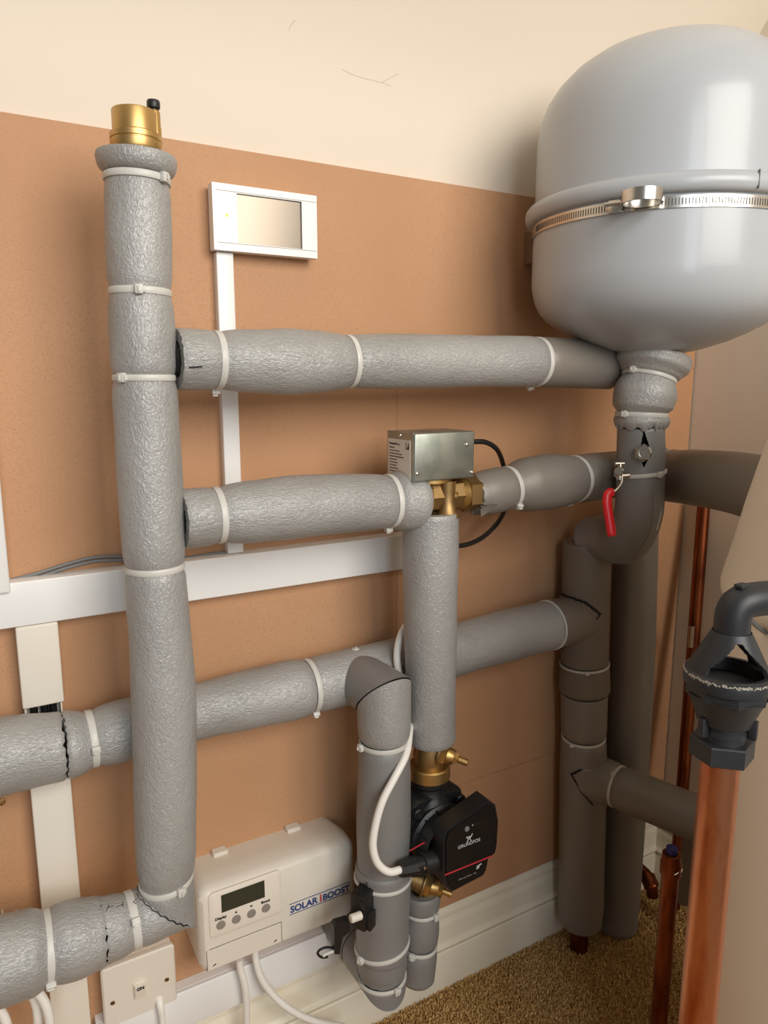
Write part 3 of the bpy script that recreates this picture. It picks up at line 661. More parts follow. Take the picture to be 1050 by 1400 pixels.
# ------------------------------------------------------------------ long lower pipe (plane B)
run = Run([W(-60, 1053, B), W(0, 1034, B), W(88, 1019, B), W(125, 1010, B), W(280, 970, B), W(430, 936, B), W(560, 905, B), W(700, 867, B), W(800, 843, B), W(830, 836, B)],
          [(-60, .0405), (0, .0400), (86, .0370), (95, .0375), (125, .0330), (160, .0355), (200, .0355), (280, .0338), (340, .0370), (400, .0385), (425, .0365), (500, .0375), (640, .0380), (700, .0395), (750, .0385), (800, .0375)], 'x', ties=(125, 422), smooth=True)
p4 = run
t = thing('insulated_pipe', 'long lower lagged pipe crossing the whole board behind the tall riser', 'pipe', W(0, 1034, B))
P4 = t; core(run, -55, 740, t)
sleeve('foam_sleeve', run, -60, 86, t, 'foam_h', rag1=.0022, dr=.001); sleeve('foam_sleeve', run, 90, 421, t, 'foam_h', rag0=.0012)
sleeve('foam_sleeve', run, 423, 752, t, 'foam_h', wob=.008)
sleeve('foam_sleeve', run, 753, 800, t, 'foam_rib', dr=.0008)
tie(run, 125, t, 22, .0075); tie(run, 422, t, 85, .0068)
tie(run, 752, t, 120, .003, head=False)

# front branch: forward from the long pipe then down
FYB = -.141
ve = W(525, 1000, FYB); ex = ve.x
ez = W(505, 905, B).z
ez = .624
c0 = Vector((ex-.004, B, ez)); c1 = Vector((ex, FYB, ez)); cbot = Vector((ex-.004, FYB, .220))
t = thing('insulated_pipe', 'grey lagged pipe dropping to the floor just left of the pump', 'pipe', cbot)
m1 = (c1+Vector((0, 0, .000)), Vector((0, -1, 1)).normalized()); m2 = (c1+Vector((0, 0, -.0012)), Vector((0, 1, 1)).normalized())
run = Run([c0, c1+(c1-c0).normalized()*.045], [(904, .031), (935, .0345)], 'y')
sleeve('foam_elbow', run, -1e5, 1e5, t, 'foam_soft', cut1=(c1+Vector((0, .001, .0005)), Vector((0, -1, -1)).normalized()), cap=False, dr=.0008)
tie(run, 924, t, -55, .005, dr=.0012)
kv = [(900, .0345), (985, .0345), (1012, .0330), (1060, .0348), (1120, .0358), (1180, .0348), (1215, .0348), (1280, .0338), (1320, .0335), (1400, .0335)]
run = Run([c1+Vector((0, 0, .05)), Vector((ex, FYB, .5)), cbot+Vector((0, 0, -.05))], kv, 'y', ties=(1012, 1325))
fr = run
sleeve('foam_sleeve', run, -1e5, 1011, t, 'foam_v', cut0=(c1+Vector((0, -.001, -.0005)), Vector((0, 1, 1)).normalized()), cap=False, wob=.02)
hx = lambda s_, q, c_: False
def cutout(s_, q, c_):
    x, y, z_ = pix(q); d = (q-c_); return 1207 < y < 1270 and x < 507-(8 if y > 1262 else 0)-(5 if y < 1213 else 0) and (q-CAM).dot(d) < .03*.0335 and x > 470
sleeve('foam_sleeve', run, 1012, 1200, t, 'foam_soft')
sleeve('foam_sleeve', run, 1180, 1302, t, 'foam_soft', dr=.0022, hole=cutout, seg=90, rag1=.0008, wob=.03)
tie(run, 1012, t, -62, .006, tilt=(0, .001)); tie(run, 1196, t, -35, .005, dr=.0023); tie(run, 1290, t, -48, .006, dr=.0023, tilt=(0, .006))
mit = cbot
sleeve('foam_sleeve', run, 1296, 1330, t, 'foam_soft', dr=.001, rag1=.0006)
sleeve('foam_sleeve', run, 1331, 1e5, t, 'foam_soft', cut1=(mit+Vector((0, -.001, .0005)), Vector((0, 1, -1)).normalized()), cap=False)
tie(run, 1331, t, 35, .0055, tilt=(0, .001))
core(run, 960, 1290, t, 'gap', .8)
run = Run([Vector((ex-.004, -.0205, .220)), cbot, cbot+Vector((0, -.05, 0))], [(0, .0335), (3000, .0335)], 'x')
ks = pix(Vector((ex-.004, -.085, .214)))[0]
sleeve('foam_elbow', run, -1e5, ks-1, t, 'foam_soft', cap=False, dr=.001)
sleeve('foam_elbow', run, ks, 1e5, t, 'foam_soft', cut1=(mit+Vector((0, .0005, -.0005)), Vector((0, -1, 1)).normalized()), cap=False)
# sensor box set in the cut-out and its clip
t = thing('flow_sensor', 'black sensor block set into a cut-out of the lagged pipe', 'sensor', W(495, 1245, FYB-.02))
c = W(496, 1240, FYB-.019); R = Matrix.Rotation(.5, 3, 'Z')
MB().box(c, (.026, .022, .048), R, .0015).build('block', 'black', t)
MB().box(c+Vector((.004, -.010, -.012)), (.014, .012, .024), R, .001).build('socket', 'black', t)
MB().box(c+Vector((-.002, -.010, .014)), (.016, .008, .012), R, .001).build('latch', 'black', t)
q = W(478, 1256, FYB-.034); MB().cyl(W(494, 1251, FYB-.034), q+Vector((.001, 0, -.001)), .0054, seg=16, ch=.001).build('nozzle', 'case', t)
t = thing('hose_clip', 'black plastic clip hanging by a tie loop beside the control box', 'clip', W(458, 1290, FYB))
p0, p1, p2, p3 = [W(*k, FYB-.016) for k in ((475, 1253), (455, 1258), (453, 1292), (462, 1276))]
MB().prism([W(*k, FYB-.012) for k in ((452, 1260), (455, 1256), (472, 1251), (475, 1266), (464, 1275), (460, 1297), (453, 1298))], (0, -.010, 0)).build('body', 'black', t)
ring = [W(457, 1297, FYB-.016), W(448, 1295, FYB-.016), W(438, 1298, FYB-.016), W(434, 1303, FYB-.016), W(440, 1309, FYB-.016), W(448, 1308, FYB-.016)]
MB().tube(ring, .0016, 8).build('loop', 'cable_b', t)
MB().tube([W(441, 1307, FYB-.018), W(449, 1303, FYB-.018), W(457, 1300, FYB-.018)], .002, 8).build('pale_end', 'tie', t)

# ------------------------------------------------------------------ bottom left branch
cb = W(226, 1238, A)
run = Run([W(-60, 1328, A), W(0, 1313, A), W(70, 1293, A), W(130, 1275, A), W(185, 1256, A), cb, cb+(cb-W(130, 1275, A)).normalized()*.06],
          [(-60, .0420), (0, .0420), (40, .0410), (66, .0375), (100, .0385), (140, .0350), (150, .0335), (180, .0315), (260, .0310)], 'x', ties=(66, 180), smooth=True)
t = thing('insulated_pipe', 'bottom left silvery lagged pipe joining the foot of the tall riser', 'pipe', W(0, 1313, A))
sleeve('foam_sleeve', run, -60, 138, t, 'foam_h', rag1=.002, dr=.001)
sleeve('foam_sleeve', run, 141, 1e5, t, 'foam_h', rag0=.002, cut1=(cutp+Vector((-.002, 0, 0)), -cn), cap=False)
core(run, -50, 150, t)
tie(run, 66, t, 70, .0085, hs=1.1); tie(run, 180, t, 5, .0085)
for seg_ in (((145, 1246), (149, 1237)), ((147, 1241), (155, 1238)), ((160, 1240), (168, 1236)), ((168, 1233), (168, 1240)), ((182, 1234), (187, 1228)), ((183, 1233), (186, 1236))):
    MB().tube([W(seg_[0][0], seg_[0][1], A-.0255), W(seg_[1][0], seg_[1][1], A-.0255)], .0004, 5, False).build('ink_mark', 'print_black', t)
gp = []
for k in range(33):
    ph = PI+.35+(PI-.45)*k/32; r_ = .0322; x_ = r_*math.cos(ph); gp.append(cutp+Vector((x_-.001, r_*math.sin(ph)-.0004, -x_+.0012*math.sin(k*2.1)-.001)))
MB().tube(gp, lambda q: .0004+.0006*q, 6).build('seam_gap', 'gap', t)
# small things at the lower left
for lab, pts in (('white cable loop below the bottom left pipe, inner one', [(38, 1350, -.10), (48, 1368, -.10), (52, 1390, -.10), (50, 1430, -.09)]), ('white cable loop below the bottom left pipe, outer one', [(46, 1350, -.115), (58, 1365, -.115), (66, 1385, -.115), (70, 1430, -.11)]),
                 ('cream cable end at the bottom left corner', [(-20, 1370, -.1), (0, 1382, -.1), (10, 1405, -.1), (12, 1440, -.1)])):
    tag(MB().tube([W(*p) for p in pts], .0052, 12).build('power_cable', 'cable_w'), lab, 'cable', 'bottom left cables')
t = thing('pipe_clip', 'tan plastic clip on the board above the bottom left pipe', 'clip', W(14, 1262, BY))
mb = MB()
for x in (2, 21): p = W(x, 1256, BY); mb.bb(p.x, p.x+.003, BY-.02, BY, p.z-.014, p.z+.012, .0008)
p = W(2, 1258, BY); q = W(24, 1258, BY); mb.bb(p.x, q.x, BY-.014, BY-.006, p.z-.018, p.z+.001, .001); mb.build('body', 'case', t)
p = W(2, 1096, BY-.004); tag(MB().lathe([(.0028, 0), (.0040, .001), (.0042, .002), (.0030, .003), (.0018, .001)], p, (0, -1, 0), 16).build('brass_eyelet', 'brass'), 'tiny brass screw cup on the board at the left edge', 'screw')

# ------------------------------------------------------------------ expansion vessel
VX, VY = .836, -.197
t = thing('expansion_vessel', 'large glossy grey expansion vessel strapped high in the corner', 'tank', (VX, VY, 1.052))
V = (VX, VY, 0)
MB().lathe([(1e-4, 1.440), (.03, 1.439), (.06, 1.4352), (.085, 1.4285), (.107, 1.419), (.128, 1.405), (.145, 1.388), (.157, 1.370), (.1640, 1.350), (.1665, 1.330), (.167, 1.30), (.167, 1.2465)], V, seg=96).build('upper_shell', 'tank', t)
MB().lathe([(.166, 1.2475), (.1705, 1.2475), (.1755, 1.2455), (.179, 1.2415), (.1797, 1.236), (.1790, 1.2305), (.1765, 1.2270), (.1735, 1.2250), (.166, 1.2245)], V, seg=96).build('clamp_rim', 'tank', t)
p = W(1018, 260, VY-.15); rimd = Vector((p.x-VX, p.y-VY, 0)).normalized()
MB().box(Vector((VX, VY, 1.2365))+rimd*.1785, (.0006, .0034, .020), Matrix.Rotation(math.atan2(rimd.y, rimd.x)-PI/2, 3, 'Z')).build('rim_joint', 'print_grey', t)
MB().lathe([(.1680, 1.226), (.1680, 1.15), (.1668, 1.139), (.1630, 1.124), (.1565, 1.111), (.146, 1.0995), (.131, 1.0890), (.112, 1.079), (.09, 1.0695), (.06, 1.060), (.03, 1.0535), (1e-4, 1.052)], V, seg=96).build('lower_shell', 'tank', t)
MB().cyl((VX, VY, 1.03), (VX, VY, 1.056), .03, seg=28).build('connector', 'brass_dull', t)
# banding strap
t = thing('band_clamp', 'slotted stainless steel band clamp around the grey vessel', 'clamp', (VX, VY, 1.208))
MB().lathe([(.1684, 1.209), (.1700, 1.209), (.1700, 1.222), (.1684, 1.222)], V, seg=120).build('band', 'steel', t)
seg = 300; mb = MB()
for k in range(seg):
    a = 2*PI*k/seg
    if not (PI*.85 < a < PI*1.95): continue
    n = Vector((math.cos(a), math.sin(a), 0)); mb.box(Vector((VX, VY, 1.2155))+n*.1701, (.0011, .0004, .0072), Matrix.Rotation(a-PI/2, 3, 'Z'))
mb.build('band_slot', 'slot', t)['kind'] = 'stuff'
def onband(px, r=.1705, z=1.2155):
    lo = None
    for k in range(720):
        a = PI+PI*k/720; p_ = Vector((VX+r*math.cos(a), VY+r*math.sin(a), z)); e = abs(pix(p_)[0]-px)
        if (p_-Vector((VX, VY, z))).dot(CAM-p_) > 0 and (lo is None or e < lo[0]): lo = (e, a, p_)
    return lo[1], lo[2]
a, p = onband(842); n = Vector((math.cos(a), math.sin(a), 0)); R = Matrix.Rotation(a-PI/2, 3, 'Z')
MB().box(p+n*.003, (.014, .006, .014), R, .001).box(p+n*.004, (.019, .002, .008), R, .0005).build('screw_housing', 'steel', t)
MB().cyl(p+n*.006+(R @ Vector((-.011, 0, .003))), p+n*.006+(R @ Vector((.011, 0, .003))), .0026, seg=8).build('worm_screw', 'steel', t)
a, p = onband(882); n = Vector((math.cos(a), math.sin(a), 0)); co = p+n*.0235+Vector((0, 0, .002)); u_ = Vector((-n.y, n.x, 0))
for rr in (.0225, .0205): MB().lathe([(rr, -.0065), (rr, .0065), (rr-.0007, .0065), (rr-.0007, -.0065), (rr, -.0065)], co, (0, 0, 1), 48).build('rolled_tail', 'steel', t)
mb = MB()
for k in range(48):
    b_ = 2*PI*k/48; m_ = Vector((math.cos(b_), math.sin(b_), 0)); mb.box(co+m_*.0201, (.0011, .0005, .007), Matrix.Rotation(b_-PI/2, 3, 'Z'))
mb.build('tail_slot', 'slot', t)['kind'] = 'stuff'
MB().bb(VX-.08, VX+.08, BY-.02, BY, 1.19, 1.235).build('wall_bracket', 'steel', t)

# ------------------------------------------------------------------ lagged valve under the vessel with its elbow
SY = VY-.003
L = Vector((VX+.045, B, .775))
pts = [Vector((VX, SY, 1.056)), W(878, 560, SY), W(876, 620, SY), W(875, 672, SY), W(873, 700, SY+.006), W(864, 724, SY+.03), W(850, 738, SY+.062), W(826, 735, B-.03), W(806, 738, B)]
run = Run(pts, [(485, .0500), (499, .0495), (511, .0420), (517, .0375), (540, .0420), (556, .0405), (566, .0355), (574, .0375), (584, .0345), (590, .0325), (620, .0335), (650, .0335), (690, .0330), (740, .0350)], 'y', ties=(517, 566), smooth=True, step=.0016)
t = thing('insulated_valve_pipe', 'lagged pipe hanging under the vessel and hooking back at its foot', 'pipe', W(850, 740, SY))
core(run, 488, 735, t, 'gap', .62)
def slit(s_, q, c_):
    x, y, z_ = pix(q)
    if (q-CAM).dot(q-c_) > 0: return False
    h = (y-587)/(620-587)*8.5 if y < 618 else (640-y)/(640-618)*8.5
    return 587 < y < 640 and -h*.7 < x-880 < h*1.35
S_end = run.S[-1]
sleeve('foam_sleeve', run, 485, 517, t, 'foam_v', rag0=.001, wob=.02); sleeve('foam_sleeve', run, 517, 566, t, 'foam_v', wob=.03)
sleeve('foam_collar', run, 566, 584, t, 'foam_v', rag1=.005, wob=.05)
i0 = run.idx(run.at(584)); sub = Run(run.P[i0:], [], 'y'); sub.P = run.P[i0:]; sub.S = [x-run.S[i0] for x in run.S[i0:]]; sub.F = run.F[i0:]
sub.kn = [(x-run.S[i0], r) for x, r in run.kn if x >= run.S[i0]-.02]; sub.ties = []; sub.px = list(range(len(sub.P)))
sub.kn = [(0, .0315), (.04, .0325), (.08, .0325), (.12, .0335), (.2, .037), (.3, .0365)]
sleeve('foam_elbow', sub, 0, len(sub.P), t, 'foam_soft', hole=slit, seg=260, cap=False, wob=0)
tie(run, 517, t, -38, .0055); tie(run, 567, t, -38, .0065); tie(run, 647, t, 42, .0055, tilt=(0, .002), hs=.9)
# moulded seam along the elbow and the hanging tie tail
seam = []
for j in range(52, len(sub.P)-30):
    u, v, d = sub.F[j]; c_ = sub.P[j]; to = (CAM-c_); to = (to-d*to.dot(d)).normalized(); sd = d.cross(to)
    if sd.dot(RT) < 0: sd = -sd
    an = math.radians(33+12*min(1, (j-52)/80)); seam.append(c_+(to*math.cos(an)+sd*math.sin(an))*(sub.r(sub.S[j])+.0004))
MB().tube(seam[::6], .0009, 6).build('seam', 'foam_soft', t)
a, b = RD(904, 660, 1.02), RD(897, 724, 1.03)
MB().tube([RD(906, 640, 1.02), RD(905, 662, 1.015), RD(902, 700, 1.015), b], .0024, 6).build('tie_tail', 'tie', t)
# nickel drain screw in the slit
t = thing('drain_screw', 'nickel screw plug showing through the slit of the lagging', 'screw', RD(880, 619, 1.0))
o_ = RD(880, 619, .982); d = (CAM-o_); d.z = 0; d = (d.normalized()+Vector((0, 0, .08))).normalized()
MB().cyl(o_-d*.03, o_+d*.004, .0085, seg=16).build('stem', 'nickel', t)
MB().cyl(o_+d*.001, o_+d*.007, .0120, seg=6, smooth=False).build('nut', 'nickel', t)
MB().lathe([(.0105, .007), (.0102, .012), (.0088, .0135), (.0062, .0135), (.0056, .011), (1e-4, .011)], o_, d, 24).build('cap', 'nickel', t)
MB().cyl(o_+d*.010, o_+d*.0135, .0034, seg=6, smooth=False).build('socket', 'nickel', t)
# ball valve with red lever
dp = .985
t = thing('lever_valve', 'small nickel lever valve with red vinyl handle hanging below it', 'valve', RD(850, 650, dp))
MB().cyl(RD(848, 647, dp+.012), RD(846, 644, dp-.012), .0062, seg=20, ch=.001).build('stem', 'nickel', t)
MB().cyl(RD(848, 634, dp), RD(847, 656, dp), .0042, seg=16).build('spindle', 'nickel', t)
MB().cyl(RD(841, 634, dp), RD(853, 634, dp), .0032, seg=12).build('top_bar', 'nickel', t)
MB().cyl(RD(849, 651, dp), RD(860, 650, dp), .0040, seg=12).build('side_bolt', 'nickel', t)
MB().tube([RD(850, 652, dp-.004), RD(850, 660, dp-.006), RD(845, 667, dp-.008), RD(836, 675, dp-.01)], .0020, 10).build('lever_neck', 'steel', t)
P = catmull([RD(839, 672, dp-.009), RD(832, 675, dp-.010), RD(830, 684, dp-.011), RD(833, 708, dp-.011), RD(837, 733, dp-.011)], .002)
vs = []; fs = []
for i, p_ in enumerate(P):
    tt = (P[min(i+1, len(P)-1)]-P[max(i-1, 0)]).normalized(); sd = tt.cross(FW).normalized(); nn = sd.cross(tt); k = 1 if 0 < i < len(P)-1 else .75
    for q in range(12): b_ = 2*PI*q/12; vs.append(p_+sd*(.0062*k*math.cos(b_))+nn*(.0034*k*math.sin(b_)))
n_ = len(P)
fs = [[i*12+q, i*12+(q+1) % 12, (i+1)*12+(q+1) % 12, (i+1)*12+q] for i in range(n_-1) for q in range(12)]+[list(range(12)), [(n_-1)*12+q for q in range(12)]]
MB().add(vs, fs, True).build('lever_grip', 'red', t)['label'] = 'red vinyl grip'

# ------------------------------------------------------------------ right pair of lagged pipes
run = Run([W(803, 736, B), W(800, 850, B), W(798, 1000, B), W(794, 1240, B), W(793, 1262, B)], [(736, .0385), (885, .0390), (905, .0385), (920, .0395), (944, .0405), (950, .0385), (1005, .0380), (1050, .0395), (1230, .0395), (1262, .038)], 'y', ties=(1006,), smooth=True, step=.0018); LPR = run
t = thing('insulated_pipe', 'left one of the two upright dark lagged pipes in the corner', 'pipe', W(793, 1262, B))
sleeve('foam_sleeve', run, 741, 905, t, 'foam_rib'); sleeve('foam_collar', run, 906, 944, t, 'foam_rib', dr=.0015); sleeve('foam_sleeve', run, 946, 1005, t, 'foam_s'); sleeve('foam_sleeve', run, 1006, 1260, t, 'foam_s')
core(run, 742, 1259, t, 'gap', .7)
tie(run, 906, t, 5, .0035, dr=.0008, hs=.7, tilt=(0, .001)); tie(run, 1006, t, -30, .0045, hs=.8, tilt=(-.002, 0))
e = W(793, 1258, B); MB().cyl((e.x, e.y, .002), (e.x, e.y, e.z+.02), .016, seg=20).build('copper_tail', 'copper_dull', t)
run = Run([W(869, 700, B), W(866, 850, B), W(858, 1030, B), W(845, 1240, B), W(843, 1264, B)], [(660, .0370), (1000, .0380), (1264, .0375)], 'y', smooth=True)
t = thing('insulated_pipe', 'right one of the two upright dark lagged pipes in the corner', 'pipe', W(843, 1264, B))
sleeve('foam_sleeve', run, 700, 1264, t, 'foam_s'); core(run, 705, 1262, t, 'gap', .7)
# tee branch coming forward to the right
a = W(797, 1056, B); z_ = a.z
def atz(px, py, z): d = ray(px, py); return CAM+d*((z-CAM.z)/d.z)
b = atz(958, 1121, z_); run = Run([a, a.lerp(b, .5), b, b+(b-a)*.2], [(0, .0375), (870, .0355), (3000, .0350)], 'x', ties=(846,))
t = thing('insulated_pipe', 'short dark lagged branch slanting forward from the corner pipes behind the bright copper', 'pipe', a)
sleeve('foam_sleeve', run, 0, 844, t, 'foam_s', dr=.0008)
def tri(P_):
    def inside(x, y):
        sg = [(P_[(i+1) % len(P_)][0]-P_[i][0])*(y-P_[i][1])-(P_[(i+1) % len(P_)][1]-P_[i][1])*(x-P_[i][0]) for i in range(len(P_))]
        return all(v >= 0 for v in sg) or all(v <= 0 for v in sg)
    return lambda s_, q, c_: (q-CAM).dot(q-c_) > 0 or not inside(*pix(q)[:2])
def flap(rn, a_, b_, poly, par, m='foam_s', dr=.0024):
    """pointed end of a mitred sleeve lying over the pipe rn, with the dark gap under its edge"""
    c0 = (sum(p[0] for p in poly)/len(poly), sum(p[1] for p in poly)/len(poly))
    big = [(x+(x-c0[0])*.05+(2 if x > c0[0] else -2), y+(y-c0[1])*.08-1) for x, y in poly]
    sleeve('seam_gap', rn, a_, b_, par, 'gap', dr=.0011, seg=220, cap=False, wob=0, hole=tri(big))
    sleeve('foam_flap', rn, a_, b_, par, m, dr=dr, seg=260, cap=False, wob=0, hole=tri(poly))
flap(LPR, 1035, 1110, [(783, 1060), (806, 1048), (840, 1041), (840, 1085), (812, 1100), (797, 1084)], t)
flap(LPR, 805, 895, [(819, 841), (800, 826), (765, 813), (760, 890), (778, 882), (803, 862)], P4, 'foam_rib'); sleeve('foam_sleeve', run, 845, 3000, t, 'foam_s')
tie(run, 846, t, -25, .0045, hs=.8)
# big curved lagged pipe to the cylinder
pts = [W(893, 645, YB), RD(915, 650, 1.14), RD(950, 653, 1.06), RD(985, 657, .985), RD(1020, 663, .92), RD(1060, 674, .86), RD(1110, 690, .80)]
run = Run(pts, [(893, .0385), (905, .0405), (1000, .0400), (1060, .040)], 'x', smooth=True)
t = thing('insulated_pipe', 'thick dark lagged pipe curving forward to the right, over the dull copper pipe', 'pipe', pts[0])
sleeve('foam_sleeve', run, 907, 1110, t, 'foam_s', wob=.015); core(run, 893, 1105, t, 'foam_s', .85)
p = RD(1030, 655, .875); MB().box(p, (.007, .004, .003), None, .001).build('tie_head', 'tie', t)

# ------------------------------------------------------------------ copper pipes
def cpipe(label, pts, r, m, fit=()):
    t = thing('copper_pipe', label, 'pipe', pts[-1])
    MB().tube(pts, r, 28, len(pts) > 2, .02).build('tube', m, t)
    return t
p0 = RD(963, 680, 1.33); p1 = Vector((p0.x, p0.y, .05)); p1 = RD(921, 1240, 1.37)
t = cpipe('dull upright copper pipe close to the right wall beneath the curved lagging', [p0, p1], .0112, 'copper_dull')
p = RD(945, 870, 1.32); MB().cyl(p+Vector((0, 0, -.02)), p+Vector((0, 0, .02)), .005, seg=12).build('solder_run', 'nickel', t)
p0 = RD(918, 1176, 1.0); d_ = Vector((0, 0, -1)); p1 = Vector((p0.x, p0.y, 0.0))
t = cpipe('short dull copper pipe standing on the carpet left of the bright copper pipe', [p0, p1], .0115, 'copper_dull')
MB().lathe([(.0115, -.02), (.0140, -.02), (.0142, -.004), (.0125, .004), (.0125, .010), (.006, .012), (1e-4, .012)], p0, (0, 0, 1), 24).build('end_fitting', 'copper_dull', t)
MB().lathe([(1e-4, .012), (.008, .012), (.008, .019), (1e-4, .020)], p0+Vector((0, 0, 0)), (0, 0, 1), 16).build('blue_cap', 'blue', t)
for k in (-1, 1): MB().tube([p0+Vector((.004*k-.004, -.012, -.012)), p0+Vector((.004*k, -.014, -.010)), p0+Vector((.004*k+.003, -.0125, -.008))], .0009, 6).build('solder_bead', 'nickel', t)
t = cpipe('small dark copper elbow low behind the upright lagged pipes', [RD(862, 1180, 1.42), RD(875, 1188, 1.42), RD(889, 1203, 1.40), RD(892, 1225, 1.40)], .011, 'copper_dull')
MB().cyl(RD(884, 1196, 1.41), RD(892, 1214, 1.40), .0145, seg=20, ch=.002).build('elbow_fitting', 'copper_dull', t)
t = thing('grey_waste_pipe', 'thin grey upright pipe in shadow behind the short copper pipe', 'pipe', RD(935, 1230, 1.2))
MB().cyl(RD(943, 1140, 1.18), RD(935, 1232, 1.22), .011, seg=20).build('tube', 'foam_rib', t)
# bright pipe + tundish
T0 = RD(1003, 830, .54)
zof = lambda y: RD(1003-.0835*(y-830), y, .54).z
TX, TY = RD(985, 1040, .54).x, RD(985, 1040, .54).y
def tz(y):           # height of the pipe axis point seen in image row y
    lo, hi = -.5, 1.5
    for _ in range(40):
        m_ = (lo+hi)/2
        if pix((TX, TY, m_))[1] > y: lo = m_
        else: hi = m_
    return (lo+hi)/2
t = thing('copper_pipe', 'bright shiny copper pipe in front at the right, below the black tundish', 'pipe', (TX, TY, 0))
MB().cyl((TX, TY, 0), (TX, TY, tz(1015)), .0137, seg=48).build('tube', 'copper', t)
t = thing('tundish', 'black plastic tundish with triangular windows fitted on the bright copper pipe', 'tundish', (TX, TY, tz(1038)))
c = Vector((TX, TY, 0))
hexr = lambda a_, b_, r_, nm, m_='tundish', s_=6, fl=0: MB().lathe([(1e-4, tz(a_)), (r_-.001, tz(a_)), (r_, tz(a_)+.001), (r_, tz(b_)-.001), (r_-.001, tz(b_)), (1e-4, tz(b_))], c, (0, 0, 1), s_, False, flat=fl).build(nm, m_, t)
hexr(1034, 1008, .0225, 'compression_nut', fl=.3)
MB().lathe([(.0155, tz(1010)), (.0155, tz(1000)), (.0165, tz(999)), (.0165, tz(992)), (.0155, tz(991)), (.0155, tz(985)), (.0190, tz(984)), (.0205, tz(975)), (.0265, tz(948)), (.0275, tz(945))], c, (0, 0, 1), 40).build('neck', 'tundish', t)
for k in range(3):
    a_ = .9+k*2*PI/3; MB().box(c+Vector((.0195*math.cos(a_), .0195*math.sin(a_), (tz(1000)+tz(975))/2)), (.006, .005, tz(975)-tz(1000)), Matrix.Rotation(a_, 3, 'Z'), .0006).build('rib', 'tundish', t)
hexr(950, 932, .0285, 'hex_flange', s_=8, fl=.1)
MB().lathe([(.0200, tz(930)), (.0270, tz(937)), (.0298, tz(934)), (.0305, tz(925)), (.0295, tz(917)), (.0275, tz(915)), (.0262, tz(918)), (.0250, tz(950)), (.0200, tz(952))], c, (0, 0, 1), 56).build('cup_rim', 'tundish', t)
mb = MB()
for k in range(420):
    a_ = random.uniform(0, 2*PI); r_ = .0298; s_ = random.uniform(.0003, .0007); mb.box(c+Vector((r_*math.cos(a_), r_*math.sin(a_), tz(random.gauss(919, 1.0)))), (s_*2.2, s_, s_), Matrix.Rotation(a_+PI/2, 3, 'Z'))
mb.build('dried_sealant', 'solvent', t)['kind'] = 'stuff'
MB().lathe([(1e-4, tz(950)), (.0245, tz(946)), (.0262, tz(922)), (.0256, tz(922)), (.0238, tz(944)), (1e-4, tz(947))], c, (0, 0, 1), 40).build('cup_bowl', 'black', t)
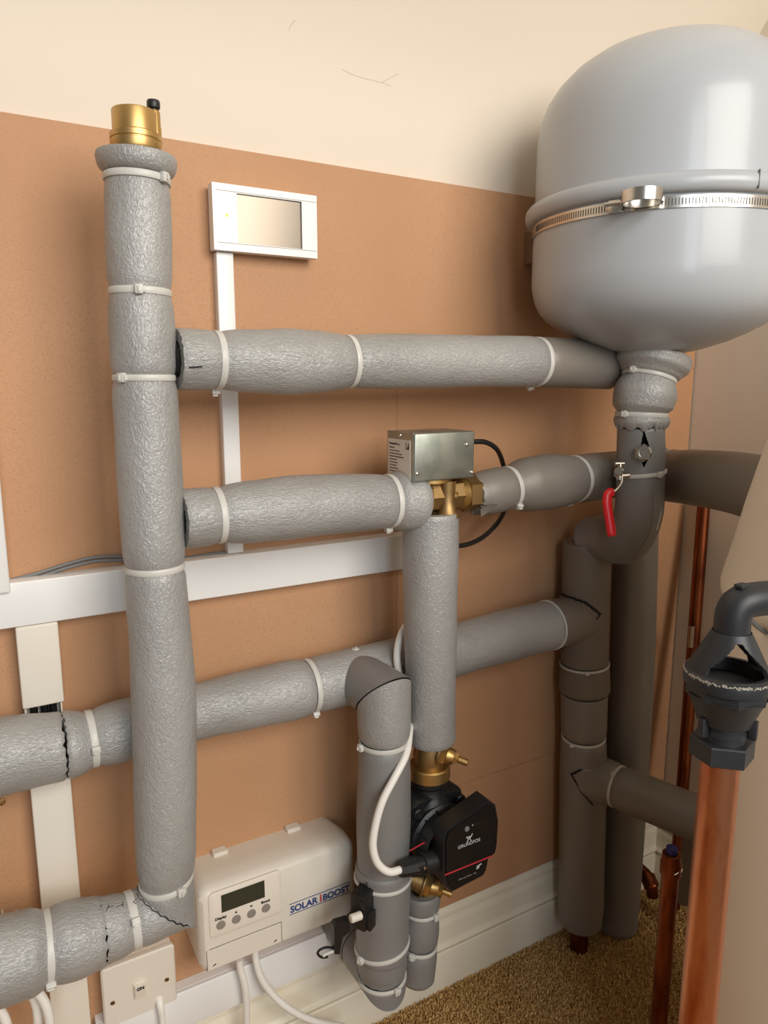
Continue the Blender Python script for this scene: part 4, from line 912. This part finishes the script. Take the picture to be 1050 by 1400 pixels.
# cage: cone with two triangular windows, made of thick wall
za, zb_ = tz(916), tz(862); ra, rb = .0278, .0130; seg = 180; rows = 44
cama = math.atan2(CAM.y-TY, CAM.x-TX); w0 = cama+.36
vs = []; fs = []; gone = set()
for j in range(rows+1):
    f_ = j/rows; z = za+(zb_-za)*f_; r_ = ra+(rb-ra)*f_**1.05
    for k in range(seg):
        a_ = w0+2*PI*k/seg
        for rr in (r_, r_-.0032): vs.append(c+Vector((rr*math.cos(a_), rr*math.sin(a_), z)))
def openw(j, k):
    f_ = (j+.5)/rows; a_ = 2*PI*(k+.5)/seg
    for w_ in (0, PI):
        d_ = (a_-w_+PI) % (2*PI)-PI
        if .03 < f_ < .84 and abs(d_) < min(.92, 1.25*(.86-f_)+.10): return True
    return False
for j in range(rows):
    for k in range(seg):
        if openw(j, k): continue
        i = lambda jj, kk, s_: ((jj*seg+kk % seg)*2+s_)
        fs.append([i(j, k, 0), i(j, k+1, 0), i(j+1, k+1, 0), i(j+1, k, 0)]); fs.append([i(j, k, 1), i(j+1, k, 1), i(j+1, k+1, 1), i(j, k+1, 1)])
        for (jj, kk, e0, e1) in ((j, k-1, (j, k), (j+1, k)), (j, k+1, (j, k+1), (j+1, k+1)), (j-1, k, (j, k), (j, k+1)), (j+1, k, (j+1, k), (j+1, k+1))):
            if 0 <= jj < rows and openw(jj, kk % seg): fs.append([i(*e0, 0), i(*e1, 0), i(*e1, 1), i(*e0, 1)])
MB().add(vs, fs, False).build('cage', 'tundish', t)
e0 = Vector((TX, TY, zb_)); zt_ = tz(833)
el = [e0-Vector((0, 0, .002)), Vector((TX, TY, zt_-.004)), Vector((TX+.003, TY-.001, zt_+.003)), Vector((TX+.010, TY-.003, zt_+.0055)), Vector((TX+.05, TY-.012, zt_+.0055)), Vector((TX+.13, TY-.03, zt_+.0055)), Vector((TX+.2, TY-.05, zt_+.0055))]
MB().tube(el, .0123, 32, True, .003).build('inlet_elbow', 'tundish', t)
MB().box((TX+.004, TY-.002, zt_+.0172), (.010, .007, .003), None, .001).build('mould_mark', 'tundish', t)

# ------------------------------------------------------------------ hot water cylinder
CR = .22; th = math.radians(56.5)
tp = RD(986, 812, .80); cc = Vector((tp.x+CR*math.cos(th), tp.y-CR*math.sin(th), 0))
zl = tp.z+.002
t = thing('hot_water_cylinder', 'cream jacketed hot water cylinder standing at the right edge', 'cylinder', (cc.x, cc.y, 0))
MB().lathe([(1e-4, 0), (CR-.002, 0), (CR, .005), (CR, zl-.010), (CR-.001, zl-.004), (CR-.004, zl)], cc, (0, 0, 1), 96).build('jacket', 'cyl', t)
MB().lathe([(CR-.006, zl-.002), (CR-.001, zl+.003), (CR+.0015, zl+.009), (CR+.0022, zl+.016), (CR+.0005, zl+.025), (.214, .845), (.2055, .889), (.1965, .929), (.188, .9655), (.176, 1.02), (.160, 1.055), (.13, 1.085), (.08, 1.105), (1e-4, 1.112)], cc, (0, 0, 1), 96).build('domed_top', 'cyl', t)
p = RD(1028, 846, .66)
tag(MB().tube([RD(1022, 842, .64), RD(1035, 856, .66), RD(1052, 868, .68), RD(1075, 880, .7)], .0024, 8).build('thin_cable', 'cable_g'), 'thin dark wire behind the tundish on the cream cylinder', 'cable')
